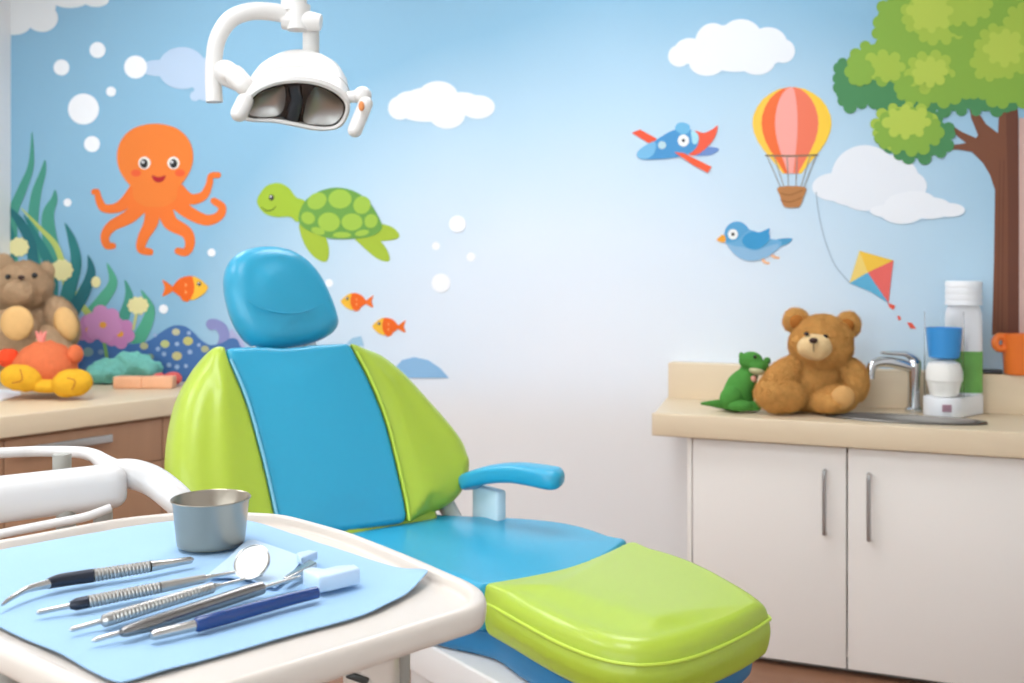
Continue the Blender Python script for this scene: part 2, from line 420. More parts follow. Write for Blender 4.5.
dec(t, 'wing', poly(q8([(163,456),(190,458),(275,500),(262,518),(215,492)]), 5, False), 'F0603C', label='red near wing')
# --- hot air balloon
t = art('balloon_wall_art', 'striped hot air balloon in yellow, orange and pink printed on the mural', (792, 207))
prof = [(87,3),(89,13),(93,21),(99,29),(107,35),(116,38.8),(124,39.6),(132,38.2),(141,34.5),(150,28.5),(158,22),(165,16),(170,12),(173.5,9.5)]
def gore(f0, f1, layer):
    L, R = [], []
    for i, (y, hw) in enumerate(prof):
        L.append(W(792+f0*hw, y, off(layer))); R.append(W(792+f1*hw, y, off(layer)))
    n = len(L); return L+R, [(i, i+1, n+i+1, n+i) for i in range(n-1)]
for f0, f1, c in ((-1,-.77,'F6C84C'), (-.77,-.43,'F0703A'), (-.43,.14,'F5A79C'), (.14,.67,'EF7A5C'), (.67,1,'F8CB42')):
    dec(t, 'stripe', gore(f0, f1, 0), c)
dec(t, 'ring', strip([(765,155.5),(792,156),(818,155)], (1.6,1.6), 1, False), '7A6A52')
for x0, x1 in ((767,780.5),(774,784),(787,788.5),(797,796),(810,801),(816,804)): dec(t, 'rope', strip([(x0,156),(x1,187)], (.9,.9), 1, False), '8E8C86')
bk = dec(t, 'basket', poly([(778.5,187),(805,187),(803.5,197),(800,206),(796,207.5),(787,207.5),(783,205),(780,196)], 2, True, 3), 'B97E4A')
for y in (191, 198): dec(bk, 'weave_band', strip([(780.5,y+2),(790,y+4),(803,y-1)], (1.2,1.2), 3, False), '9A6537')
# --- bird
t = art('bird_wall_art', 'little blue bird with orange beak printed on the mural', (750, 264))
def qb(l): return [(700 + x/7.59, 200 + y/7.59) for x, y in l]
for a in ([(460,420),(490,470),(520,480)], [(520,395),(560,430),(595,440)]):
    dec(t, 'foot', strip(qb(a), (3.5,3,2.5), 0), 'F3BE95')
dec(t, 'tail', poly(qb([(560,320),(600,295),(700,292),(670,330),(620,350),(575,370)]), 0, True, 4), '4F9CC6')
dec(t, 'body', poly(qb([(185,250),(205,200),(245,170),(290,163),(335,180),(370,220),(440,245),(520,290),(610,310),(615,345),(560,400),(480,445),(400,462),(320,450),(250,400),(205,340),(185,300)]), 1), '6FAED6')
dec(t, 'belly', poly(qb([(205,335),(260,350),(330,360),(420,385),(520,350),(600,335),(560,400),(480,445),(400,462),(320,450),(250,400)]), 2), '8DB9DA')
dec(t, 'wing', poly(qb([(320,300),(350,260),(400,240),(450,245),(490,230),(528,215),(522,250),(530,270),(520,310),(480,350),(430,373),(370,365),(330,335)]), 3, True, 4), '3D98CB')
dec(t, 'crown', poly(qb([(186,250),(205,200),(245,170),(290,163),(335,180),(368,222),(330,260),(290,300),(230,320),(195,310)]), 2), '5BA3D0')
dec(t, 'beak', poly(qb([(128,298),(170,265),(190,275),(195,310),(170,322),(140,312)]), 3, True, 4), 'F5A93C')
e = dec(t, 'eye', oval(*qb([(250,260)])[0], 5, 5.2, 4), 'F2F4F2'); dec(e, 'pupil', oval(*qb([(250,260)])[0], 1.7, 1.8, 5), '4A4A40')
# --- kite
t = art('kite_wall_art', 'diamond kite in yellow, red and blue with a string, printed on the mural', (875, 330))
def qk(l): return [(800 + x/2.995, 228 + y/2.995) for x, y in l]
c0 = (203,133)
for pts, c in (([(178,68),(280,97),c0], 'F4C545'), ([(178,68),c0,(148,165)], 'F0D275'), ([c0,(280,97),(272,160),(265,225)], 'EA6A62'), ([c0,(265,225),(210,190),(148,165)], '5FAFD3')):
    dec(t, 'sail', poly(qk(pts), 1, False), c)
dec(t, 'string', strip([(816,192),(819,215),(825,240),(835,265),(850,283)], (1,1,1), 0, False), '9DB4C2')
for a in ([(262,224),(285,232),(280,246),(268,238)], [(291,262),(300,265),(303,276),(294,276)], [(320,282),(335,284),(348,302),(330,300)]):
    dec(t, 'tail_bow', poly(qk(a), 1, False), 'EC6048')
# --- tree
t = art('tree_wall_art', 'big leafy green tree with brown trunk printed at the mural right end', (1005, 330))
dec(t, 'trunk', poly([(999,112),(1003,102),(1017,102),(1018.5,120),(1019,200),(1019,335),(992,335),(994,260),(995,190),(990,175),(983,163),(972,152),(958,149.5),(942,150),(941,147.5),(956,144.5),(966,143),(957,136),(951,128),(952,125.5),(962,132),(976,138),(978,135),(971,118),(969,104),(972,100),(978,112),(986,124),(998,133)], 0, False), '7D4E38')
dec(t, 'trunk_edge', poly([(1006,110),(1017,102),(1018.5,120),(1019,200),(1019,335),(1008,335),(1008,200)], 1, False), '6B4030')
for x, w in ((999,1), (1003,1.2)): dec(t, 'bark_line', strip([(x+1,160),(x,220),(x-1,335)], (w,w,w), 1, False), '6F4331')
dec(t, 'trunk_light', poly([(1019,118),(1026,118),(1026,335),(1019,335)], 0, False), 'CFAEA2')
def leafage(cl, layer, n, r0, r1):
    ms = []; k = 0
    for x, y, rx, ry in cl:
        ms.append(oval(x, y, rx*.93, ry*.93, layer, seg=32, extra=.00001*k)); k += 1
        m = max(8, int(n*(rx+ry)/40))
        for i in range(m):
            a = 2*PI*i/m + random.uniform(-.12, .12); r = random.uniform(r0, r1)
            ms.append(oval(x+rx*.95*math.cos(a), y+ry*.95*math.sin(a), r, r, layer, seg=18, extra=.00001*k)); k += 1
    return join(*ms)
dec(t, 'foliage_shadow', leafage([(880,82,32,20),(862,92,12,12),(850,88,10,20),(910,98,40,15),(918,136,34,24),(843,78,5,16),(950,100,30,12),(985,100,30,12),(1010,95,26,10)], 2, 10, 5, 7), '4C8A57', label='dark green leaf mass')
dec(t, 'foliage', leafage([(935,10,55,30),(900,32,24,24),(880,62,28,20),(925,55,48,30),(975,60,45,35),(1010,50,30,40),(930,90,32,14),(1010,90,30,14),(990,8,50,30),(908,132,32,20),(860,72,10,10)], 3, 10, 5, 7), '87AE43', label='mid green leaf mass')
dec(t, 'foliage_bright', leafage([(884,66,18,12),(930,72,22,18),(905,127,31,22),(938,14,34,28),(1005,50,28,26),(960,5,30,18),(1020,30,14,24),(990,64,16,14)], 4, 10, 4.5, 6), 'A5BF49', label='light green leaf mass')
for c_ in [(930,72,15,12),(907,122,21,14),(930,12,20,18),(1004,48,18,16)]:
    dec(t, 'foliage_highlight', leafage([c_], 5, 9, 4, 5.5), 'B5C951', label='yellow green leaf tuft')
# --- seaweed clump
t = art('seaweed_wall_art', 'clump of teal seaweed fronds printed on the mural behind the brown bear', (50, 330))
G = {'a':'4B9A86','b':'2F7C7C','c':'57AB8B','y':'B9C86C','d':'2A6E76'}
for pts, w, c, ly in (([(12,262),(13,215),(22,190),(31,165),(32,132)], (12,10,9,6,.6), 'a', 0),
                      ([(36,270),(33,225),(36,195),(43,172),(45,160)], (12,11,10,6,.6), 'a', 0),
                      ([(58,275),(50,240),(48,215),(54,200),(55,190)], (16,15,12,7,.6), 'a', 0),
                      ([(62,330),(66,290),(58,250),(40,228),(21,208)], (8,7,6,4,.6), 'y', 1),
                      ([(8,262),(9,240),(3,212),(0,192)], (14,13,8,2), 'b', 1),
                      ([(33,290),(32,250),(20,222),(1,202)], (11,11,9,1), 'd', 2),
                      ([(48,330),(52,280),(44,252),(24,215)], (14,12,10,1), 'b', 1),
                      ([(62,318),(70,285),(76,262),(72,240),(65,223)], (16,14,11,8,.6), 'b', 2),
                      ([(72,312),(84,292),(91,272),(88,255)], (14,12,9,.6), 'd', 2),
                      ([(92,312),(104,298),(113,282),(107,263)], (12,12,9,.6), 'c', 1),
                      ([(120,325),(126,310),(129,295),(125,280)], (13,10,8,.6), 'a', 1),
                      ([(135,345),(146,325),(150,308),(141,290)], (15,12,9,.6), 'c', 1),
                      ([(68,318),(80,290),(92,275)], (4,4,1), 'y', 1), ([(92,318),(78,300),(70,280)], (7,6,2), 'y', 0)):
    dec(t, 'frond', strip(pts, w, ly, False), G[c], label='yellow green frond' if c == 'y' else None)
for x, y, rx, ry, st in ((19,247,9.5,9,(22,262)),(62,270,10.5,10,(70,300)),(96,282,4.5,5.5,(98,300)),(138,305.5,10,8,(133,330))):
    if x > 130: dec(t, 'pompom_stem', strip([(x, y), st], (3,2.5), 2, False), 'C9CF8A')
    ms = [oval(x, y, rx, ry, 3)]
    for i in range(10):
        a = 2*PI*i/10; ms.append(oval(x+rx*.85*math.cos(a), y+ry*.85*math.sin(a), rx*.25, rx*.25, 3, seg=12, extra=.0001))
    dec(t, 'pompom', join(*ms), 'EBE3A6', label='round cream sea flower')
# --- waves
t = art('wave_wall_art', 'dark blue wave with yellow and pale dots printed behind the left counter toys', (150, 385))
dec(t, 'wave', poly([(60,384),(62,352),(75,342),(95,338),(115,343),(133,344),(148,341),(160,333),(172,326),(184,326),(193,332),(201,340),(210,345),(222,343),(232,338),(240,345),(245,384)], 3, True, 4), '4A74AC')
for x, y, r, c in ((144,346,4.2,'B9B98C'),(165,344,4.5,'C5CB86'),(176,332,4,'C7C7A0'),(188,341,5,'C9C67A'),(177,356,5,'CDC58A'),(150,357,4,'8FA08A'),(88,352,5.5,'7E9FA0'),(205,349,4,'B0B48C'),(101,352,3,'7C9AB8')):
    dec(t, 'dot', oval(x, y, r, r*.85, 4), c, label='yellowish dot')
for x, y, r in ((155,335,2),(177,344,2.2),(189,333,2),(190,352,2.4),(164,354,2.3),(158,349,2.2),(169,365,2.4),(177,367,2.4),(199,345,1.8),(186,366,2)): dec(t, 'speck', oval(x, y, r, r, 4), '9FB9D8')
t = art('wave_crest_wall_art', 'purple curling wave crest printed on the mural left of the headrest', (225, 345))
dec(t, 'curl', poly([(206,325),(208,320),(215,319),(224,323),(229,331),(230,345),(232,360),(212,360),(206,350),(216,345),(219,337),(216,330),(210,330)], 2), '8B90C2')
dec(t, 'shade', poly([(230,330),(238,336),(244,344),(246,360),(231,360)], 1), 'B3B6DA')
o = mk('hill_wall_art', poly([(392,378),(395,368),(402,360),(414,357),(428,360),(440,368),(449,378)], 1, False), paint('8DBBE0'), smooth=False, doubles=0); tag(o, 'light blue rounded wave mound printed on the mural right of the chair back', 'wall decal', None, 'thing')
o = mk('wave_tip_wall_art', poly([(345,345),(352,338),(361,336),(364,346)], 1, False), paint('9CC6DF'), smooth=False, doubles=0); tag(o, 'tiny blue wave tip printed on the mural between headrest and chair back', 'wall decal', None, 'thing')
# --- flower
t = art('flower_wall_art', 'pink flower cluster with yellow centres printed on the mural above the teal toy', (105, 360))
dec(t, 'stem', strip([(108,368),(106,352),(103,338)], (4,3.5,3), 4, False), '7FB268')
for fx, fy, fr, c, ly in ((88,329,13,'C584B6',5),(119,333,15,'CC8ABC',5),(103,324,18,'D193C2',6)):
    ms = [oval(fx, fy, fr*.6, fr*.6, ly)]
    for i in range(6):
        a = 2*PI*i/6 + .3; ms.append(oval(fx+fr*.6*math.cos(a), fy+fr*.6*math.sin(a), fr*.48, fr*.45, ly, a, extra=.00005*(i+1)))
    f = dec(t, 'blossom', join(*ms), c)
    dec(f, 'centre', oval(fx+(1 if fr < 16 else 0), fy+1, 3.6, 3.2, ly, extra=.0006), 'F0A94A')

# =========================================================================== LEFT COUNTER
M_top = wood('beige_laminate', '#D9C3A2', '#E3D0B2', .4, (1, 1, 6), 2.5)
M_brown = wood('brown_veneer', '#9E7557', '#B28868', .5, (5, 5, .7), 3)
M_steel = mat('brushed_steel', '#B9B8B6', .32, 1)
ZL = .85
fA, fB = on_z(0, 417, ZL), on_z(168, 397, ZL)
fd = (fB - fA).normalized()
def front_at(y): return fA + fd*((y - fA.y)/fd.y)
yn = 1.9
p0, p1 = front_at(yn), front_at(WALL_Y-.009)
top = [Vector((LEFT_X+.003, yn, ZL)), p0, p1, Vector((LEFT_X+.003, WALL_Y-.009, ZL))]
def bev_prism(pts, n, h, r):
    bm = bmesh.new(); V, F = prism(pts, n, h); bv = [bm.verts.new(v) for v in V]
    for f in F: bm.faces.new([bv[i] for i in f])
    bmesh.ops.recalc_face_normals(bm, faces=bm.faces)
    bmesh.ops.bevel(bm, geom=list(bm.edges), offset=r, segments=3, profile=.5, affect='EDGES'); bm.verts.index_update()
    o = [v.co.copy() for v in bm.verts], [tuple(v.index for v in f.verts) for f in bm.faces]; bm.free(); return o
o = mk('worktop', bev_prism(top, UP, -.088, .006), M_top); tag(o, 'beige laminate worktop holding the plush toys at the left', 'worktop')
nrm = Vector((fd.y, -fd.x, 0)); ZC = ZL - .089
t = thing('base_cabinet', 'brown wood cabinet with steel handle under the left worktop', 'cabinet', (p0.x-.3, 3, 0))
ci = .03
q0, q1 = p0 - nrm*ci, p1 - nrm*ci; q1 = q1 - fd*((q1.y - (WALL_Y-.03))/fd.y)
q0.z = q1.z = 0
mk('body', bev_prism([Vector((LEFT_X+.01, yn+.01, .0)), q0 - nrm*.02, q1 - nrm*.02, Vector((LEFT_X+.01, WALL_Y-.012, .0))], UP, ZC, .003), M_brown, t)
def panel(s0, s1, z0, z1):
    a, b = q0 + fd*s0, q0 + fd*s1
    c = (a+b)/2 + nrm*-.009; c.z = (z0+z1)/2
    return rbox(c, s1-s0, .018, z1-z0, fd, nrm, UP, .003)
Lq = (q1-q0).length
s_split = (on_z(10, 470, .6) - q0).dot(fd)
sA = (front_at(fA.y+.0) - p0).dot(fd)
def s_at(px): return (on_plane(px, 440, q0, nrm) - q0).dot(fd)
splits = [0.0, s_at(4)-.62, s_at(4), s_at(4)+.74, Lq]
for a, b in zip(splits, splits[1:]):
    d = mk('drawer', panel(a+.002, b-.002, ZC-.20, ZC-.012), M_brown, t)
    if abs(a - splits[2]) < 1e-6 or abs(a - splits[1]) < 1e-6:
        h0, h1 = q0 + fd*(a+.10 if a == splits[1] else s_at(12)), q0 + fd*(b-.14 if a == splits[1] else s_at(108))
        h0 = h0 + nrm*.032; h1 = h1 + nrm*.032; h0.z = h1.z = ZC-.062
        hb = rbox((h0+h1)/2, (h1-h0).length, .012, .034, fd, nrm, UP, .003)
        st = [rbox(h0.lerp(h1, k) - nrm*.018, .012, .03, .012, fd, nrm, UP, .002) for k in (.1, .9)]
        mk('drawer_handle', join(hb, *st), M_steel, d)
    mk('door', panel(a+.002, b-.002, .1, ZC-.204), M_brown, t)

# plush helpers
def fur(name, c, amt=.2): return mat(name, c, .95, var=(45, amt), bump=(160, .9, .012), sheen=.35, spec=.1)
M_brownfur = fur('brown_plush', '#D0B08C'); M_tanpad = mat('tan_felt', '#E2B679', .9, var=(30, .08), sheen=.3, spec=.1)
M_orangefur = fur('orange_plush', '#EC7C50', .14); M_yellowfur = fur('yellow_plush', '#FABB36', .12); M_tealfur = fur('teal_plush', '#7CC4B6', .16)
M_golden = fur('golden_plush', '#F0B468', .22); M_muzzle = mat('cream_felt', '#E3C28F', .9, var=(40, .1), sheen=.3, spec=.1, bump=(150, .5, .006))
M_black = mat('black_bead', '#1E1712', .25); M_nose = mat('dark_brown_thread', '#3A2118', .6)

def plush(depth, zmin):
    s = depth/FPX
    def B(cx, cy, rx, ry, dd=0, rz=None, rot=0, nz=.0, shape=None, up=0):
        c, k = math.cos(rot), math.sin(rot)
        ex = RIGHT*c - UP*k; ez = UP*c + RIGHT*k
        V, F = blob(P(cx, cy, depth+dd), rx*s, (rz if rz else rx)*s, ry*s, ex, FWD, ez, nz=nz, ns=28, shape=shape)
        z0 = zmin + .0015 + up
        return [Vector((v.x, v.y, v.z if v.z > z0+.01 else z0 + .01*math.exp((v.z-z0-.01)/.02))) for v in V], F
    return s, B
# --- brown teddy at left
D = 5.30; s, B = plush(D, ZL)
t = thing('teddy_bear', 'brown plush bear with tan paw pads sitting behind the orange toy', 'stuffed toy', on_plane(30, 382, P(0,0,D), FWD))
mk('body', B(30, 338, 36, 48, 0, 25, nz=.012), M_brownfur, t)
hd = mk('head', B(23, 287, 28, 25, -.06, 25, nz=.01), M_brownfur, t)
mk('ear', B(3, 264, 10, 10, -.02, 6, nz=.004), M_brownfur, hd); mk('ear', B(45, 274, 8, 12, -.02, 6, .3, nz=.004), M_brownfur, hd)
mk('muzzle', B(18, 292, 15, 13, -.17, 12, nz=.006), M_brownfur, hd)
mk('eye', B(34.5, 275.5, 2.8, 2.9, -.178), M_black, hd); mk('eye', B(8, 277, 2.6, 2.8, -.178), M_black, hd)
mk('nose', B(21.5, 277.5, 3, 2.2, -.205), M_nose, hd)
a = mk('arm', B(62, 322, 15, 26, -.06, 14, -.35, nz=.008), M_brownfur, t)
mk('paw_pad', B(66, 324, 11, 17, -.115, 10, -.3), M_tanpad, a)
a = mk('arm', B(-6, 318, 14, 24, -.06, 14, .3, nz=.008), M_brownfur, t)
l = mk('leg', B(15, 333, 24, 25, -.16, 20, nz=.01), M_brownfur, t)
mk('paw_pad', B(17, 323, 15.5, 16.5, -.255, 7), M_tanpad, l)
mk('leg', B(50, 352, 22, 26, -.12, 18, -.2, nz=.01), M_brownfur, t)
# --- orange toy
D = 4.72; s, B = plush(D, ZL)
t = thing('plush_chick', 'orange round plush toy with big yellow feet on the left worktop', 'stuffed toy', on_plane(45, 396, P(0,0,D), FWD))
def flatb(d): return Vector((d.x, d.y, max(d.z, -.75)))
mk('body', B(45, 369, 31, 28, 0, 26, nz=.012, shape=flatb), M_orangefur, t)
mk('wing', B(9, 358, 10, 10, -.01, 9, nz=.008), mat('red_plush', '#E8502F', .95, var=(45, .12), sheen=.3, spec=.1), t, label='red rounded wing')
mk('wing', B(75, 354, 8, 9, -.01, 8, nz=.006), M_orangefur, t)
mk('tuft', join(*[tube(crom([P(42, 342, D), P(41+dx*.5, 337, D), P(41+dx, 331, D)], 4), [.014, .011, .003], 8) for dx in (-5, 0, 5)]), mat('pink_felt', '#E98C80', .9), t)
f1 = mk('foot', B(21, 378, 20, 13, -.12, 15, .15, nz=.006), M_yellowfur, t); f2 = mk('foot', B(72, 383, 19.5, 14, -.12, 14, -.12, nz=.006), M_yellowfur, t)
mk('belly_band', B(46, 386, 17, 7, -.11, 9, nz=.004), M_yellowfur, t, label='yellow belly')
mk('stitch', tube(crom([P(67, 378, D-.205), P(75, 381, D-.21), P(72, 390, D-.20)], 5), .003, 8), mat('orange_thread', '#C7741A', .8), f2)
mk('stitch', tube(crom([P(12, 383, D-.195), P(22, 380, D-.20), P(20, 369, D-.19)], 5), .003, 8), mat('orange_thread', '#C7741A', .8), f1)
# --- teal toy
D = 5.25; s, B = plush(D, ZL)
pts = [(89,376),(93,367),(103,360),(118,353),(132,352),(145,357),(158,361),(162,369),(154,378),(130,383),(98,384)]
o = mk('plush_coral', join(B(112, 371, 24, 13.5, .02, 14, -.1, nz=.03), B(133, 366, 22, 14, .04, 14, .1, nz=.03), B(150, 368, 13, 8, .0, 10, .1, nz=.02), B(106, 374, 17, 11, -.02, 12, nz=.03)), M_tealfur)
tag(o, 'teal lumpy plush toy lying on the worktop below the pink flower', 'stuffed toy')
# --- blocks
D = 5.05
M_blk = mat('peach_wood', '#EBB188', .6, var=(20, .08))
for px, w, l in ((129.5, 28, 'peach wooden block lying beside the teal toy, left of the pair'), (159, 31, 'peach wooden block, right of the pair and nearest the chair')):
    c = on_z(px, 390, ZL); c = P(px, 379, D); c.z = ZL + .0305
    o = mk('toy_block', rbox(c, w*D/FPX, .07, .058, RIGHT, FWD, UP, .006), M_blk); tag(o, l, 'toy block', 'peach blocks by the teal toy')
c = P(173, 370, 5.16); c.z = ZL + .035
o = mk('toy_ball', join(blob(c, .05, .04, .034, nz=.006), blob(c + RIGHT*-.07, .035, .035, .034, nz=.006)), mat('coral_red', '#D9605A', .8, var=(30, .1))); tag(o, 'small coral red toy behind the peach blocks', 'toy')
pp = [on_z(a, b, ZL+.001) for a, b in ((-30,388),(20,391),(21,396),(2,401),(-30,402))]
o = mk('paper_sheet', prism(pp, UP, .004), mat('white_paper', '#EDF1F5', .8), smooth=False); tag(o, 'white paper sheet on the left worktop at the frame edge', 'paper')

# =========================================================================== RIGHT COUNTER
ZR = .90
def xw(px, y):                          # world x seen at a pixel column on the plane Y = y
    return on_plane(px, 300, Vector((0, y, 0)), Vector((0, 1, 0))).x
xl_top, xl_cab, x_gap = xw(655, FRONT_Y), xw(687, FRONT_Y+.035), xw(847, FRONT_Y+.035)
xr = .62; xl_back = xw(667, LEDGE_Y)
# sink hole in worktop: worktop built as a ring around an oval
sx0 = xw(904, 3.9); SC = Vector((sx0, 3.92, ZR)); SA, SB = .272, .097
def worktop_with_hole():
    N = 64; V, F = [], []
    rc = .05
    def outer(t):
        d = Vector((math.cos(t), math.sin(t))); y0, y1 = FRONT_Y, LEDGE_Y
        m = (xl_back-xl_top)/(y1-y0); kl = (xl_top + m*(SC.y-y0) - SC.x)/(d.x - m*d.y) if abs(d.x - m*d.y) > 1e-6 else 1e9
        k = min([(xr-SC.x)/d.x if d.x > 1e-6 else 1e9, kl if kl > 0 else 1e9, ((y1 if d.y > 0 else y0)-SC.y)/d.y if abs(d.y) > 1e-6 else 1e9])
        return Vector((SC.x+d.x*k, SC.y+d.y*k))
    cor = [math.atan2(y-SC.y, x-SC.x) % (2*PI) for x, y in ((xl_top, FRONT_Y), (xl_back, LEDGE_Y), (xr, FRONT_Y), (xr, LEDGE_Y))]
    ts = sorted([2*PI*i/N for i in range(N)] + cor)
    n = len(ts)
    for z in (ZR, ZR-.085):
        for t in ts: p = outer(t); V.append(Vector((p.x, p.y, z)))
        for t in ts:
            r = 1/math.sqrt((math.cos(t)/(SA*.955))**2 + (math.sin(t)/(SB*.955))**2)
            V.append(Vector((SC.x+r*math.cos(t), SC.y+r*math.sin(t), z)))
    for i in range(n):
        j = (i+1) % n
        F += [(i, j, n+j, n+i), (2*n+i, 2*n+j, 3*n+j, 3*n+i), (i, j, 2*n+j, 2*n+i), (n+i, n+j, 3*n+j, 3*n+i)]
    return V, F
t = thing('worktop', 'beige laminate worktop with backsplash ledge holding the sink at the right', 'worktop', (xl_top+.5, 3.95, ZR-.085))
mk('slab', worktop_with_hole(), M_top, t, angle=30)
mk('front_edge', rbox(Vector(((xl_top+xr)/2, FRONT_Y-.006, ZR-.0425)), xr-xl_top+.02, .0118, .085, r=.005), M_top, t)
mk('backsplash', box(xl_back+.004, xr, LEDGE_Y+.0005, WALL_Y-.003, ZR-.085, 1.046, r=.004), M_top, t)
M_cab = mat('white_laminate', '#F5EFE7', .4); M_cabin = mat('plinth_grey', '#8C857E', .6)  # flat grey for the recessed plinth
t = thing('base_cabinet', 'white two-door cabinet with steel pulls under the sink worktop', 'cabinet', (xl_cab+.5, 4, 0))
CF = FRONT_Y + .035
mk('carcass', join(box(xl_cab, xl_cab+.018, CF+.0, WALL_Y-.004, .0, ZR-.087, r=.002), box(xr-.018, xr, CF+.02, WALL_Y-.004, .0, ZR-.087, r=.002), box(xl_cab+.019, xr-.019, WALL_Y-.02, WALL_Y-.005, .06, ZR-.2, r=.001), box(xl_cab+.019, xr-.019, CF+.02, WALL_Y-.021, .06, .078, r=.001)), M_cab, t)
mk('plinth', box(xl_cab+.019, xr-.019, CF+.05, CF+.066, 0.0, .059, r=.001), M_cabin, t)
for a, b, hx, lab in ((xl_cab+.021, x_gap-.0025, xw(825, CF), 'left'), (x_gap+.0025, x_gap+.575, xw(869, CF), 'right')):
    d = mk('door', box(a, b, CF, CF+.019, .025, ZR-.094, r=.003), M_cab, t)
    zt, zb = 1.443-(471-268)/1024*on_plane(830,300,Vector((0,CF,0)),Vector((0,1,0))).dot(FWD), 1.443-(533-268)/1024*on_plane(830,300,Vector((0,CF,0)),Vector((0,1,0))).dot(FWD)
    if lab == 'right': zt, zb = zt-.002, zb-.006
    hp = [Vector((hx, CF-.001, zt)), Vector((hx, CF-.022, zt-.003)), Vector((hx, CF-.030, zt-.02)), Vector((hx, CF-.030, zb+.02)), Vector((hx, CF-.022, zb+.003)), Vector((hx, CF-.001, zb))]
    mk('door_handle', tube(crom(hp, 5), .0075, 14), M_steel, d)
mk('filler', box(x_gap+.58, xr-.019, CF, CF+.019, .025, ZR-.094, r=.003), M_cab, t)

# sink
M_chrome = mat('chrome', '#D8DADC', .12, 1); M_sink = mat('sink_steel', '#76716B', .3, 1)
t = thing('sink', 'oval stainless steel sink set into the beige worktop', 'sink', (SC.x, SC.y, ZR-.14))
prof = [(1.0, .002), (1.0, .006), (.985, .008), (.93, .007), (.91, .002), (.90, -.03), (.86, -.09), (.75, -.125), (.4, -.135), (.08, -.138)]
V, F = [], []; N = 64
for k, h in prof:
    for i in range(N): V.append(Vector((SC.x+SA*k*math.cos(2*PI*i/N), SC.y+SB*k*math.sin(2*PI*i/N), ZR+h)))
for j in range(len(prof)-1):
    for i in range(N): F.append((j*N+i, j*N+(i+1) % N, (j+1)*N+(i+1) % N, (j+1)*N+i))
mk('basin', (V, F), M_sink, t)
mk('drain', lathe([(0, -.136), (.02, -.136), (.023, -.134), (.023, -.1385), (0, -.1385)], Vector((SC.x, SC.y, ZR)), seg=24), M_chrome, t)
# faucet
fb = Vector((xw(914, 4.14), 4.145, ZR)); fdp = fb.dot(FWD); k = fdp/FPX
t = thing('faucet', 'chrome single lever faucet behind the sink', 'faucet', fb)
mk('base', lathe([(0, .0015), (.034, .0015), (.034, .012), (.027, .02), (0, .02)], fb), M_chrome, t)
mk('column', lathe([(0, .019), (.024, .02), (.022, .06), (.0215, .13), (.027, .17), (.027, .19), (.018, .205), (0, .207)], fb), M_chrome, t)
spd = Vector((-.93, -.36, 0)).normalized()
sp = [fb + UP*.165, fb + UP*.18 + spd*.05, fb + UP*.19 + spd*.11, fb + UP*.178 + spd*.155, fb + UP*.15 + spd*.165, fb + UP*.125 + spd*.166]
mk('spout', tube(crom(sp, 8), [.022, .021, .020, .019, .018, .018], 20), M_chrome, t)
mk('lever', tube(crom([fb + UP*.20, fb + UP*.218 + spd*.03, fb + UP*.222 + spd*.09, fb + UP*.224 + spd*.125], 6), [.021, .019, .015, .009], 16, flat=(UP, .55)), M_chrome, t)
# tap side knob on the sink rim
kb = Vector((SC.x-.18, SC.y+.06, ZR+.0085))
# --- dinosaur
D = 3.90; s, B = plush(D, ZR)
M_dino = mat('green_felt', '#4C8A3C', .9, var=(35, .15), bump=(120, .5, .006), sheen=.25, spec=.15)
t = thing('plush_dinosaur', 'green plush dinosaur sitting left of the golden teddy bear', 'stuffed toy', on_z(738, 413, ZR))
def clampz(vf): return [Vector((v.x, v.y, max(v.z, ZR+.0015))) for v in vf[0]], vf[1]
mk('body', clampz(tube(crom([P(736, 404, D), P(738, 396, D), P(742, 385, D), P(748, 374, D+.01), P(751, 365, D+.01)], 6), [x*s for x in (10, 16, 15, 10, 8.5)], 20)), M_dino, t)
h = mk('head', join(B(751, 361, 12, 9.5, 0, 10), B(758, 366, 11, 8, -.02, 9, .25)), M_dino, t)
mk('jaw', B(757, 371, 8, 4, -.035, 7, .2), mat('pale_green_felt', '#B9B58A', .9), h, label='pale open mouth')
mk('eye', B(755, 357, 1.7, 1.8, -.045), M_black, h)
mk('crest', join(B(742, 358, 3, 6, 0, 4, -.2), B(767, 361, 3.5, 4, 0, 4, .3)), M_dino, h)
mk('tail', clampz(tube(crom([P(734, 403, D+.02), P(722, 404, D-.02), P(711, 403.5, D-.04), P(701, 403.5, D-.05)], 6), [x*s for x in (9, 5, 3, 1)], 16)), M_dino, t)
mk('leg', join(B(731, 398, 11, 12, -.05, 9, .5), B(741, 406, 13, 6, -.075, 8)), M_dino, t); mk('leg', B(752, 407, 9, 6, -.06, 8), M_dino, t)
mk('arm', tube(crom([P(746, 378, D-.02), P(750, 384, D-.03), P(753, 380, D-.03)], 5), [x*s for x in (4, 3.5, 3)], 14), M_dino, t)
mk('paw', B(753.5, 379, 3, 3.5, -.035), mat('pink_felt2', '#E0A08A', .9), t, label='pink paw')
